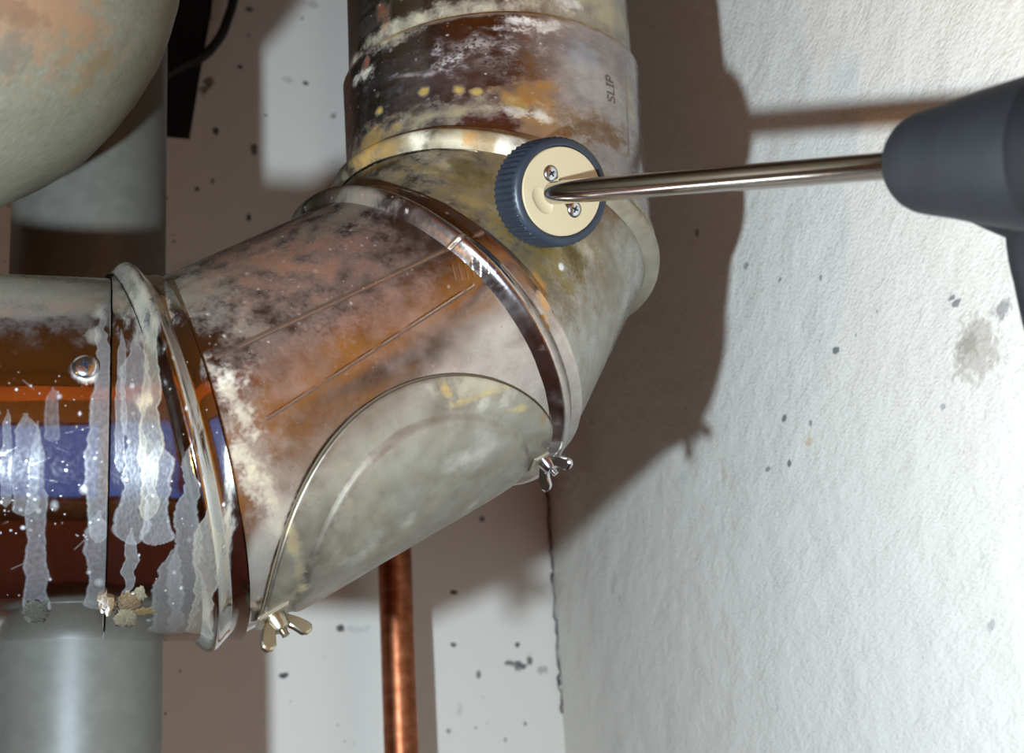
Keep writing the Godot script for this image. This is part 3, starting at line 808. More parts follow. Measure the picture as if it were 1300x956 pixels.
func build_elbow() -> void:
	var e := thing("flue_elbow", "big stained stainless steel flue elbow with an oval cleaning hatch", "flue elbow")
	var n1 := (D1 + D2).normalized()
	var n2 := (D2 + DC).normalized()
	var n3 := (DC + D3).normalized()
	var lime := rgb(184, 184, 182)
	# --- first section: collar on the horizontal pipe
	var a := Weathering.new(self, -0.05, 0.03)
	a.base(rgb(202, 201, 199), rgb(184, 182, 178), 0.06, 0.16, 3300)
	a.blob(Vector2(-0.01, 66), 0.1, 0.05, rgb(150, 142, 122), 0.8, 0.6, 0.35, 0.9, 0.5)
	a.blob(Vector2(-0.0246, 33.88), 0.012, 0.03, rgb(160, 150, 126), 0.6, 0.6, 0.3, 0.8, 0.9, 0.0, 0.1)
	a.run(Vector2(-0.0286, 5.11).x, Vector2(-0.0287, 23.64).y, Vector2(-0.0274, -38.44).y, 0.0046, lime, 0.36, 0.24)
	a.run(Vector2(-0.0226, 5.19).x, Vector2(-0.0224, 32.10).y, Vector2(-0.0216, -31.15).y, 0.0032, rgb(200, 186, 150), 0.45)
	a.run(Vector2(-0.0197, -17.46).x, Vector2(-0.0199, -8.57).y, Vector2(-0.0189, -38.52).y, 0.004, lime, 0.42)
	a.run(Vector2(-0.0292, -46.40).x, Vector2(-0.0297, -33.49).y, Vector2(-0.0285, -60.87).y, 0.0034, lime, 0.4)
	a.run(Vector2(-0.0070, -41.22).x, Vector2(-0.0084, -8.49).y, Vector2(-0.0039, -79.93).y, 0.0052, rgb(150, 148, 146), 0.4)
	a.run(Vector2(-0.0131, -52.60).x, Vector2(-0.0140, -38.56).y, Vector2(-0.0112, -79.46).y, 0.005, rgb(150, 146, 138), 0.4)
	a.run(Vector2(0.0004, -41.29).x, Vector2(-0.0005, -26.54).y, Vector2(0.0040, -80.47).y, 0.004, rgb(186, 176, 150), 0.5)
	a.run(Vector2(-0.0341, -17.49).x, Vector2(-0.0349, 26.58).y, Vector2(-0.0341, -17.49).y, 0.0016, lime, 0.35)
	a.blob(Vector2(-0.0262, 2.77), 0.006, 0.005, rgb(206, 168, 112), 0.6, 0.5, 0.2, 0.5, 0.7, 0.0, 0.2)
	a.blob(Vector2(-0.0182, 36.10), 0.005, 0.012, rgb(190, 172, 128), 0.7, 0.6, 0.2, 0.5, 0.8, 0.0, 0.2)
	a.blob(Vector2(0.0003, 21.38), 0.004, 0.02, rgb(180, 160, 120), 0.6, 0.6, 0.2, 0.7, 0.8)
	a.blob(Vector2(0.0083, -28.91), 0.003, 0.06, rgb(160, 140, 104), 0.6, 0.6, 0.2, 0.7, 0.8)
	a.flecks(70, -0.035, 0.01, -70, 20, rgb(226, 222, 212), 0.0014, 0.7)
	var am := a.material("collar steel")
	var pe := C0 - D1 * 0.0378
	part("collar", section(C0, D1, D1, pe, n1, C0, [[0.0, 0.0, -0.003], [0.0, 0.0, 0.0002, 1]] + span(0.02, 0.4, 8, 0.0002, 0.0012) + [[1.0, -0.0205, 0.0014], [1.0, -0.0195, 0.0014]], -0.05, 0.03, 0.0004), am, e)
	part("bead", section(C0, D1, D1, pe, n1, C0, bead_stations(1.0, 0.0075, 0.006, 0.0052, 0.0014) + [[1.0, -0.0072, 0.0012], [1.0, -0.004, 0.001], [1.0, -0.0003, 0.0016, 1], [1.0, 0.0, -0.003]], -0.05, 0.03, 0.0004), am, e)
	# --- second section, with the cleaning hatch
	var b := Weathering.new(self, -0.03, 0.17)
	b.base(rgb(190, 182, 176), rgb(166, 156, 150), 0.14, 0.26, 7000)
	b.blob(Vector2(0.0532, 42.82), 0.05, 0.06, rgb(178, 120, 88), 0.7, 0.34, 0.45, 0.8, 0.7)
	b.blob(Vector2(0.0797, 26.98), 0.05, 0.05, rgb(170, 110, 82), 0.6, 0.32, 0.5, 0.8, 0.8)
	b.blob(Vector2(0.0910, -0.82), 0.03, 0.04, rgb(172, 132, 110), 0.45, 0.3, 0.5, 0.9, 0.8)
	b.blob(Vector2(0.0301, 6.63), 0.03, 0.03, rgb(166, 124, 100), 0.5, 0.36, 0.5, 0.9, 0.8)
	b.blob(Vector2(0.0210, 41.29), 0.016, 0.05, rgb(126, 116, 96), 0.7, 0.6, 0.3, 0.7, 0.8)
	b.blob(Vector2(0.1025, 47.67), 0.04, 0.02, rgb(120, 108, 88), 0.7, 0.55, 0.4, 0.7, 0.8)
	b.blob(Vector2(0.1259, 18.32), 0.02, 0.016, rgb(90, 86, 82), 0.6, 0.25, 0.9, 0.8, 0.7)
	b.blob(Vector2(0.0336, -2.96), 0.035, 0.03, rgb(122, 96, 74), 0.5, 0.36, 0.7, 0.9, 0.8, 20.0, 0.0, 2)
	b.blob(Vector2(0.0021, -20.27), 0.02, 0.05, rgb(150, 134, 112), 0.5, 0.5, 0.4, 0.8, 0.8)
	b.blob(Vector2(0.0046, -3.24), 0.005, 0.024, rgb(182, 166, 130), 0.65, 0.7, 0.1, 0.5, 0.9, 0.0, 0.35)
	b.blob(Vector2(-0.0028, -21.03), 0.006, 0.02, rgb(180, 164, 130), 0.6, 0.7, 0.1, 0.5, 0.9, 0.0, 0.3)
	b.blob(Vector2(0.0081, 6.92), 0.008, 0.008, rgb(206, 196, 172), 0.7, 0.7, 0.1, 0.5, 0.9, 0.0, 0.3)
	b.blob(Vector2(0.066, -84), 0.12, 0.075, rgb(182, 178, 164), 0.6, 0.5, 0.5, 0.7, 0.5)
	b.blob(Vector2(0.1195, -18.57), 0.025, 0.02, rgb(196, 192, 180), 0.4, 0.45, 0.6, 0.9, 0.6)
	b.blob(Vector2(0.0019, -33.27), 0.008, 0.04, rgb(196, 184, 150), 0.5, 0.6, 0.2, 0.7, 0.9)
	b.stroke(Vector2(0.0085, 14.47), Vector2(0.1439, 13.07), 0.0012, rgb(186, 162, 140), 0.8, 0.3, 0.9, 0.9)
	b.stroke(Vector2(0.0077, 13.55), Vector2(0.1429, 12.07), 0.0006, rgb(72, 54, 44), 0.7, 0.5, 0.6, -0.6)
	b.stroke(Vector2(0.0137, -9.09), Vector2(0.1245, -1.25), 0.0008, rgb(200, 186, 172), 0.7, 0.25, 1.0, 0.9)
	b.stroke(Vector2(0.0133, -9.70), Vector2(0.1237, -2.15), 0.0006, rgb(90, 72, 62), 0.6, 0.4, 0.8, -0.6)
	for i in 9:
		var p: Vector2 = Vector2(0.1181, 2.12) + Vector2(0.0028 * i, -0.6 * i)
		b.stroke(p, p + Vector2(0.003, 5.5), 0.0004, rgb(226, 222, 214), 0.8, 0.3, 1.0, 0.5)
	b.flecks(210, 0.0, 0.12, 10, 85, rgb(226, 206, 186), 0.0012, 0.8)
	b.flecks(90, 0.0, 0.14, -30, 30, rgb(206, 190, 172), 0.0010, 0.6)
	b.flecks(16, 0.0, 0.03, 50, 80, rgb(214, 202, 178), 0.003, 0.7)
	# dirt and scale along the second bead
	b.blob(Vector2(0.142, 40), 0.012, 0.06, rgb(186, 172, 132), 0.75, 0.6, 0.15, 0.7, 0.8, -30.0, 0.25)
	b.blob(Vector2(0.1600, -6.50), 0.004, 0.03, rgb(196, 130, 50), 0.85, 0.6, 0.1, 0.5, 0.9, 30.0, 0.3)
	b.blob(Vector2(0.1265, 60.91), 0.006, 0.03, rgb(214, 208, 190), 0.8, 0.6, 0.2, 0.6, 0.8, -40.0, 0.2)
	var bm := b.material("middle section steel")
	part("middle_section", section(C0, D2, n1, C0, n2, C1, [[0.0, 0.0006, -0.004], [0.0, 0.0006, -0.0008, 1]] + span(0.02, 0.75, 26, -0.0006, 0.0) + [[1.0, -0.0205, 0.0004], [1.0, -0.0195, 0.0004]], -0.03, 0.17, 0.0009, 144), bm, e)
	part("bead", section(C0, D2, n1, C0, n2, C1, bead_stations(1.0, 0.0065, 0.0065, 0.0058, 0.0004) + [[1.0, -0.006, 0.0008], [1.0, -0.003, 0.0006], [1.0, -0.0003, 0.0012, 1], [1.0, 0.0, -0.003]], -0.03, 0.17, 0.0005, 144), bm, e)
	# --- third section, behind the cap
	var c := Weathering.new(self, -0.05, 0.12)
	c.base(rgb(184, 180, 172), rgb(150, 140, 124), 0.24, 0.4, 1200)
	c.blob(Vector2(0.0206, 7.05), 0.05, 0.075, rgb(134, 108, 62), 0.8, 0.55, 0.25, 0.6, 0.8, 0.0, 0.1)
	c.blob(Vector2(0.0247, 19.65), 0.012, 0.03, rgb(104, 84, 40), 0.7, 0.5, 0.3, 0.6, 0.9, 0.0, 0.1)
	c.blob(Vector2(0.0196, 47.30), 0.012, 0.03, rgb(142, 122, 82), 0.7, 0.6, 0.2, 0.7, 0.8)
	c.blob(Vector2(0.0309, 32.82), 0.01, 0.02, rgb(196, 184, 150), 0.6, 0.6, 0.2, 0.7, 0.9, 0.0, 0.2)
	c.blob(Vector2(0.0023, 1.78), 0.012, 0.02, rgb(150, 116, 48), 0.8, 0.5, 0.2, 0.6, 0.9, 0.0, 0.2)
	c.blob(Vector2(0.0091, -15.84), 0.03, 0.02, rgb(132, 112, 52), 0.8, 0.5, 0.3, 0.6, 0.8)
	c.blob(Vector2(0.0202, -26.33), 0.012, 0.01, rgb(98, 84, 38), 0.8, 0.45, 0.4, 0.6, 0.8)
	c.blob(Vector2(-0.0058, -21.18), 0.008, 0.03, rgb(96, 84, 60), 0.6, 0.5, 0.4, 0.7, 0.8)
	c.blob(Vector2(0.0738, -24.36), 0.02, 0.02, rgb(136, 100, 56), 0.8, 0.55, 0.25, 0.6, 0.8)
	c.blob(Vector2(0.0293, -27.40), 0.006, 0.012, rgb(226, 216, 186), 0.7, 0.6, 0.1, 0.6, 0.9, 0.0, 0.3)
	c.blob(Vector2(0.0076, -21.93), 0.003, 0.0024, rgb(240, 240, 236), 1.0, 0.5, 0.0, 0.2, 0.2, 0.0, 0.5)
	c.blob(Vector2(0.0181, -56.45), 0.04, 0.03, rgb(196, 194, 190), 0.5, 0.35, 0.7, 0.9, 0.5)
	c.blob(Vector2(0.0201, -21.90), 0.012, 0.012, rgb(74, 60, 26), 0.7, 0.45, 0.4, 0.6, 0.9)
	c.blob(Vector2(0.0302, 24.02), 0.008, 0.02, rgb(72, 58, 28), 0.6, 0.5, 0.3, 0.6, 0.9)
	c.blob(Vector2(0.0052, -5.07), 0.006, 0.012, rgb(70, 56, 30), 0.6, 0.5, 0.3, 0.6, 0.9)
	c.blob(Vector2(0.0102, 9.87), 0.005, 0.02, rgb(178, 146, 84), 0.6, 0.5, 0.3, 0.6, 0.9)
	c.blob(Vector2(-0.0134, -20.00), 0.004, 0.012, rgb(190, 128, 52), 0.7, 0.6, 0.1, 0.5, 0.9, 30.0)
	c.flecks(120, -0.03, 0.06, -30, 70, rgb(214, 200, 160), 0.0016, 0.7)
	var cm := c.material("upper section steel")
	part("upper_section", section(C1, DC, n2, C1, n3, C2, [[0.0, 0.0006, -0.004], [0.0, 0.0006, -0.0008, 1]] + span(0.04, 0.7, 16, -0.0006, 0.0006) + [[1.0, -0.0195, 0.0008], [1.0, -0.0185, 0.0008]], -0.05, 0.12, 0.0008, 144), cm, e)
	c = Weathering.new(self, -0.05, 0.12)
	c.base(rgb(180, 174, 160), rgb(146, 134, 110), 0.28, 0.46, 5200)
	c.blob(Vector2(0.06, 38), 0.06, 0.075, rgb(206, 194, 158), 0.6, 0.6, 0.15, 0.6, 0.8, 0.0, 0.2)
	c.blob(Vector2(0.0437, 45.88), 0.02, 0.012, rgb(232, 224, 196), 0.8, 0.6, 0.1, 0.6, 0.8)
	c.blob(Vector2(0.0535, 16.19), 0.02, 0.012, rgb(240, 232, 208), 0.8, 0.6, 0.1, 0.6, 0.9)
	c.blob(Vector2(0.0510, 27.05), 0.01, 0.006, rgb(176, 112, 40), 0.7, 0.6, 0.1, 0.5, 0.9)
	c.blob(Vector2(0.0422, 62.88), 0.01, 0.02, rgb(176, 122, 40), 0.7, 0.6, 0.1, 0.6, 0.9)
	c.blob(Vector2(0.06, -70), 0.06, 0.09, rgb(164, 158, 148), 0.85, 0.4, 0.7, 0.8, 0.5)
	c.blob(Vector2(0.0803, -35.76), 0.008, 0.014, rgb(130, 104, 62), 0.7, 0.6, 0.2, 0.7, 0.9)
	c.blob(Vector2(0.075, 50), 0.006, 0.09, rgb(120, 96, 54), 0.7, 0.6, 0.1, 0.7, 0.9)
	c.blob(Vector2(0.0416, 53.42), 0.008, 0.01, rgb(96, 74, 44), 0.7, 0.6, 0.1, 0.7, 0.9)
	c.blob(Vector2(0.0471, 20.20), 0.012, 0.008, rgb(126, 92, 48), 0.7, 0.6, 0.1, 0.7, 0.9)
	for i in 14:
		c.blob(Vector2(rng.randf_range(0.02, 0.09), rng.randf_range(0, 95)), rng.randf_range(0.003, 0.008), rng.randf_range(0.004, 0.012), [rgb(150, 116, 62), rgb(112, 92, 56), rgb(186, 172, 132)][i % 3], 0.65, 0.6, 0.1, 0.6, 0.9)
	c.flecks(160, 0.0, 0.1, -40, 80, rgb(96, 70, 34), 0.003, 0.8)
	part("bead", section(C1, DC, n2, C1, n3, C2, bead_stations(1.0, 0.0035, 0.0075, 0.0056, 0.0008) + [[1.0, -0.003, 0.001], [1.0, -0.0003, 0.0014, 1], [1.0, 0.0, -0.003]], -0.05, 0.12, 0.0006, 144), c.material("crusted bead steel"), e)
	# --- socket that takes the upright pipe
	var s := Weathering.new(self, -0.03, 0.09)
	s.base(rgb(176, 168, 166), rgb(150, 140, 138), 0.16, 0.3, 2600)
	s.blob(Vector2(0.0553, 54.11), 0.03, 0.035, rgb(84, 78, 82), 0.6, 0.28, 0.85, 0.8, 0.8, 0.0, 0.0, 2)
	s.blob(Vector2(0.0536, 34.37), 0.02, 0.04, rgb(140, 124, 122), 0.6, 0.3, 0.8, 0.8, 0.8)
	s.blob(Vector2(0.0561, 11.78), 0.02, 0.03, rgb(120, 104, 92), 0.7, 0.45, 0.5, 0.8, 0.9, 0.0, 0.0, 1)
	s.blob(Vector2(0.0657, -2.82), 0.012, 0.03, rgb(124, 112, 112), 0.6, 0.35, 0.7, 0.7, 0.9)
	s.blob(Vector2(0.0508, -25.29), 0.03, 0.03, rgb(186, 182, 176), 0.7, 0.4, 0.6, 0.7, 0.7)
	s.blob(Vector2(0.0657, -18.83), 0.011, 0.016, rgb(158, 172, 190), 0.7, 0.35, 0.8, 0.7, 0.7)
	s.blob(Vector2(0.0208, -36.06), 0.025, 0.02, rgb(176, 172, 172), 0.6, 0.4, 0.7, 0.8, 0.7)
	s.blob(Vector2(0.0521, -45.56), 0.02, 0.01, rgb(196, 186, 140), 0.6, 0.5, 0.4, 0.8, 0.8)
	s.blob(Vector2(0.0385, 3.61), 0.012, 0.022, rgb(166, 112, 44), 0.9, 0.5, 0.35, 0.4, 0.6)
	s.blob(Vector2(0.0230, -0.81), 0.012, 0.018, rgb(160, 116, 64), 0.8, 0.5, 0.35, 0.4, 0.6)
	s.blob(Vector2(0.0299, 8.70), 0.003, 0.02, rgb(212, 206, 196), 0.8, 0.6, 0.1, 0.5, 0.9, 10.0, 0.2)
	s.blob(Vector2(0.0280, -1.04), 0.006, 0.008, rgb(216, 208, 196), 0.8, 0.6, 0.1, 0.5, 0.9, 40.0, 0.2)
	s.blob(Vector2(0.0326, 35.06), 0.009, 0.06, rgb(170, 156, 108), 0.75, 0.55, 0.25, 0.7, 0.8)
	s.blob(Vector2(0.0325, 68.17), 0.014, 0.03, rgb(182, 134, 52), 0.7, 0.5, 0.3, 0.7, 0.8)
	s.blob(Vector2(0.0569, 43.55), 0.002, 0.02, rgb(200, 190, 190), 0.6, 0.5, 0.3, 0.6, 0.9, 14.0)
	s.blob(Vector2(0.0668, 11.36), 0.008, 0.05, rgb(190, 178, 168), 0.8, 0.6, 0.1, 0.6, 0.9, 0.0, 0.2, 1)
	s.blob(Vector2(0.0775, -0.43), 0.006, 0.024, rgb(236, 228, 214), 0.85, 0.6, 0.05, 0.5, 0.9, 0.0, 0.3)
	s.blob(Vector2(0.0612, 31.18), 0.012, 0.02, rgb(214, 208, 204), 0.7, 0.6, 0.1, 0.6, 0.9, 0.0, 0.2, 1)
	s.blob(Vector2(0.0724, 72.22), 0.006, 0.014, rgb(226, 218, 190), 0.9, 0.6, 0.1, 0.5, 0.9, 0.0, 0.3)
	s.blob(Vector2(0.0821, 55.16), 0.005, 0.02, rgb(190, 176, 136), 0.8, 0.6, 0.1, 0.6, 0.9, 0.0, 0.2)
	s.blob(Vector2(0.0780, 69.07), 0.004, 0.004, rgb(176, 76, 48), 0.7, 0.5, 0.3, 0.6, 0.8)
	for p in [Vector2(0.0468, 40.68), Vector2(0.0434, 28.06), Vector2(0.0418, 21.69), Vector2(0.0463, 61.83)]:
		s.blob(p, 0.0032, 0.0042, rgb(196, 160, 66), 0.85, 0.5, 0.2, 0.35, 0.5, 0.0, 0.3)
	s.blob(Vector2(0.083, 0), 0.0016, 0.3, rgb(120, 84, 36), 0.75, 0.6, 0.2, 0.9, 0.6)
	s.blob(Vector2(0.0264, -23.55), 0.012, 0.04, rgb(120, 88, 52), 0.8, 0.55, 0.25, 0.6, 0.8)
	s.stroke(Vector2(0.0787, -44.93), Vector2(0.0190, -41.36), 0.0012, rgb(150, 140, 132), 0.6, 0.4, 0.6, -0.6)
	s.flecks(220, 0.0, 0.085, -20, 90, rgb(226, 218, 204), 0.0014, 0.8)
	s.flecks(60, 0.0, 0.085, 40, 90, rgb(30, 28, 30), 0.003, 0.5)
	var sm := s.material("socket steel")
	part("socket", section(C2, D3, n3, C2, D3, C2 + D3 * 0.0839, [[0.0, 0.0006, -0.004], [0.0, 0.0006, 0.0, 1]] + span(0.04, 0.96, 18, 0.0, 0.0002) + [[1.0, -0.0004, 0.0004], [1.0, 0.0, 0.0, 1], [1.0, 0.0, -0.004]], -0.03, 0.09, 0.0007, 144), sm, e)
	# stamped word, read from below upwards
	var tm := TextMesh.new()
	tm.text = "SLIP"
	tm.font_size = 24
	tm.pixel_size = 0.00034
	tm.depth = 0.0006
	tm.curve_step = 1.0
	var sf := SystemFont.new()
	sf.font_names = PackedStringArray(["Droid Sans"])
	tm.font = sf
	var tp: Vector2 = Vector2(0.0530, -32.28)
	var tn := out_of(D3, tp.y)
	part("stamped_lettering", tm, plain("stamped marks", rgb(112, 104, 96), 0.5, 0.6), e, Transform3D(Basis(D3, tn.cross(D3), tn), on_pipe(C2, D3, tp, R + 0.0001 + (nz(NA, (tp.y + 180.0) * 3.2, (tp.x + 1.0) * 900.0) - 0.5) * 0.0014)))

	# --- cleaning hatch
	var hk := Weathering.new(self, -0.03, 0.17)
	hk.base(rgb(172, 168, 158), rgb(146, 139, 125), 0.34, 0.48, 4100)
	hk.blob(Vector2(0.066, -70), 0.09, 0.09, rgb(164, 160, 148), 0.5, 0.55, 0.35, 0.8, 0.6)
	hk.blob(Vector2(0.0350, -46.98), 0.02, 0.03, rgb(150, 138, 112), 0.6, 0.6, 0.3, 0.9, 0.9, 30.0)
	hk.blob(Vector2(0.0782, -40.37), 0.012, 0.012, rgb(152, 142, 120), 0.5, 0.6, 0.3, 0.9, 0.9)
	hk.blob(Vector2(0.0455, -72.42), 0.02, 0.014, rgb(140, 128, 104), 0.6, 0.6, 0.3, 0.9, 0.9)
	hk.blob(Vector2(0.0924, -52.58), 0.02, 0.014, rgb(206, 202, 192), 0.6, 0.55, 0.3, 0.9, 0.8)
	hk.blob(Vector2(0.0703, -64.45), 0.01, 0.03, rgb(148, 138, 116), 0.5, 0.6, 0.3, 0.9, 0.9, 40.0)
	hk.blob(Vector2(0.0277, -35.13), 0.02, 0.01, rgb(150, 138, 112), 0.5, 0.6, 0.3, 0.9, 0.9, -30.0)
	hk.blob(Vector2(0.1059, -30.47), 0.026, 0.012, rgb(190, 178, 150), 0.7, 0.5, 0.3, 0.4, 0.7, 20.0, 0.1)
	hk.blob(Vector2(0.0902, -25.60), 0.003, 0.007, rgb(190, 146, 72), 0.75, 0.5, 0.1, 0.5, 0.7, 0.0, 0.3)
	hk.blob(Vector2(0.1023, -33.42), 0.022, 0.0024, rgb(190, 156, 90), 0.65, 0.5, 0.1, 0.5, 0.9, 8.0, 0.3)
	hk.blob(Vector2(0.1206, -43.98), 0.01, 0.0024, rgb(190, 162, 100), 0.6, 0.5, 0.1, 0.5, 0.9, 20.0, 0.3)
	hk.blob(Vector2(0.1389, -48.54), 0.004, 0.014, rgb(150, 112, 60), 0.7, 0.6, 0.2, 0.6, 0.9, 20.0)
	hk.blob(Vector2(0.0032, -48.47), 0.004, 0.05, rgb(176, 150, 96), 0.6, 0.6, 0.2, 0.7, 0.9)
	hk.blob(Vector2(0.0250, -55.75), 0.004, 0.004, rgb(120, 110, 90), 0.5, 0.6, 0.2, 0.7, 0.9)
	for i in 26:
		hk.blob(Vector2(rng.randf_range(-0.01, 0.14), rng.randf_range(-110, -25)), rng.randf_range(0.004, 0.016), rng.randf_range(0.004, 0.014), [rgb(132, 120, 94), rgb(150, 140, 116), rgb(206, 202, 190)][i % 3], 0.5, 0.6, 0.3, 0.9, 0.9, rng.randf_range(0, 180))
	hk.flecks(150, -0.01, 0.14, -120, -20, rgb(120, 110, 92), 0.0016, 0.5)
	var hm := hk.material("hatch steel")
	part("cleaning_hatch", hatch(0.0, 1.0), hm, e)
	var seal := plain("dark hatch seal", rgb(80, 66, 46), 0.8)
	part("hatch_seal", hatch_rim(), seal, e)
	# wing nuts at both ends of the hatch
	var nk := plain("tarnished nickel", rgb(176, 168, 146), 0.3, 1.0)
	var z2 := plain("bright nickel", rgb(200, 200, 200), 0.16, 1.0)
	wing_nut(e, Vector2(-0.010, -77), 1.25, nk, 1.0)
	wing_nut(e, Vector2(0.141, -78), -0.45, z2, 0.9)
	# crusts of lime hanging on the collar
	for q in [[Vector2(-0.0295, -67.97), 0.0052, 0.008, 0.003, rgb(182, 164, 122)], [Vector2(-0.0286, -59.75), 0.0048, 0.006, 0.0034, rgb(150, 116, 76)], [Vector2(-0.0247, -56.30), 0.003, 0.005, 0.0024, rgb(176, 160, 120)], [Vector2(-0.0218, -64.66), 0.006, 0.0034, 0.0022, rgb(150, 118, 62)], [Vector2(-0.0074, -69.75), 0.006, 0.0075, 0.002, rgb(120, 110, 84)], [Vector2(-0.0174, -49.17), 0.0046, 0.003, 0.0012, rgb(200, 200, 196)]]:
		rng.randi()
		lump(e, on_pipe(C0, D1, q[0], R + 0.0002), out_of(D1, q[0].y), Vector3(1, 0, 0), Vector3(q[1] * 1.25, q[2] * 1.3, q[3] * 0.5), q[4], int(q[0].y * 10.0) + 800)

func hatch_point(rho: float, th: float, r: float) -> Vector3:
	return on_pipe(C0, D2, Vector2(0.066 + 0.0805 * rho * cos(th), -80.0 + 61.0 * rho * sin(th)), r)

func hatch(_a: float, _b: float) -> ArrayMesh:
	# a saddle-shaped oval plate with a raised oval inside it
	var rows := []
	var uvs := []
	for st in [[0.001, 0.0036], [0.2, 0.0036], [0.4, 0.0036], [0.6, 0.0036], [0.70, 0.0034], [0.75, 0.0032], [0.77, 0.0029], [0.785, 0.0023], [0.8, 0.0014], [0.815, 0.0011], [0.835, 0.0014], [0.87, 0.0016], [0.93, 0.0017], [0.98, 0.0017], [0.995, 0.0015], [1.0, 0.0009], [1.0, -0.001]]:
		var row := PackedVector3Array()
		var uv := PackedVector2Array()
		for i in 97:
			var th := TAU * (i % 96) / 96.0
			row.append(hatch_point(st[0], th, R + st[1] + 0.0004 + (nz(NA, (i % 96) * 7.0, st[0] * 200.0) - 0.5) * 0.0004 * st[0]))
			var phi: float = -80.0 + 61.0 * st[0] * sin(th)
			uv.append(Vector2(phi / 360.0 + 0.5, (0.066 + 0.0805 * st[0] * cos(th) + 0.03) / 0.2))
		row[96] = row[0]
		rows.append(row)
		uvs.append(uv)
	return grid(rows, uvs, Vector3.ZERO, C0 + D2 * 0.066)

func hatch_rim() -> ArrayMesh:
	var p := PackedVector3Array()
	var rad := []
	for i in 97:
		p.append(hatch_point(1.004, TAU * i / 96.0, R + 0.0003))
		rad.append(0.0004 + 0.0003 * nz(NB, i * 13.0, 77.0))
	return tube(p, rad, 8)

func wing_nut(e: Node, at: Vector2, turn: float, m: Material, size: float) -> void:
	var n := out_of(D2, at.y)
	var o := on_pipe(C0, D2, at, R + 0.001)
	var b := upright(n, D2).rotated(n, turn)
	# bent tab of the hatch that the nut clamps
	part("hatch_tab", block(Vector3(0.014, 0.0022, 0.016), 0.001), plain("hatch tab steel", rgb(176, 166, 146), 0.4, 0.8), e, Transform3D(upright(n, D2), o + n * 0.001))
	var w := part("wing_nut", lathe([Vector2(0.0018, 0.002), Vector2(0.0048, 0.002), Vector2(0.005, 0.0035), Vector2(0.0042, 0.0075), Vector2(0.0036, 0.0088), Vector2(0.0028, 0.0092), Vector2(0.0018, 0.0092)], 28), m, e, Transform3D(b.scaled(Vector3.ONE * size), o))
	for k in [-1, 1]:
		var rows := []
		# a wing: a plate with rounded outline that leans outward and up
		var out_pts := [Vector2(0.0032, 0.0028), Vector2(0.0062, 0.0036), Vector2(0.0098, 0.0068), Vector2(0.0126, 0.0104), Vector2(0.0134, 0.0126), Vector2(0.0122, 0.0148), Vector2(0.0094, 0.0154), Vector2(0.007, 0.0142), Vector2(0.0052, 0.0108), Vector2(0.0034, 0.0082), Vector2(0.0032, 0.0028)]
		var mid := Vector2(0.0078, 0.0096)
		for q in [[0.001, -0.0016], [0.84, -0.0016], [1.0, -0.001], [1.0, 0.001], [0.84, 0.0016], [0.001, 0.0016]]:
			var row := PackedVector3Array()
			for p in out_pts:
				var r: Vector2 = mid + (p - mid) * q[0]
				row.append(Vector3(r.x * k, r.y, q[1]))
			rows.append(row)
			if q[0] > 0.5: rows.append(row.duplicate())
		part("wing", grid(rows, [], Vector3.ZERO, Vector3(mid.x * k, mid.y, 0)), m, w)
	var ridge := [Vector2(0, 0.0)]
	for i in 13:
		ridge.append(Vector2(0.0019 if i % 2 == 0 else 0.0016, 0.001 * i))
	ridge.append(Vector2(0, 0.0125))
	part("threaded_stud", lathe(ridge, 20), m, w)

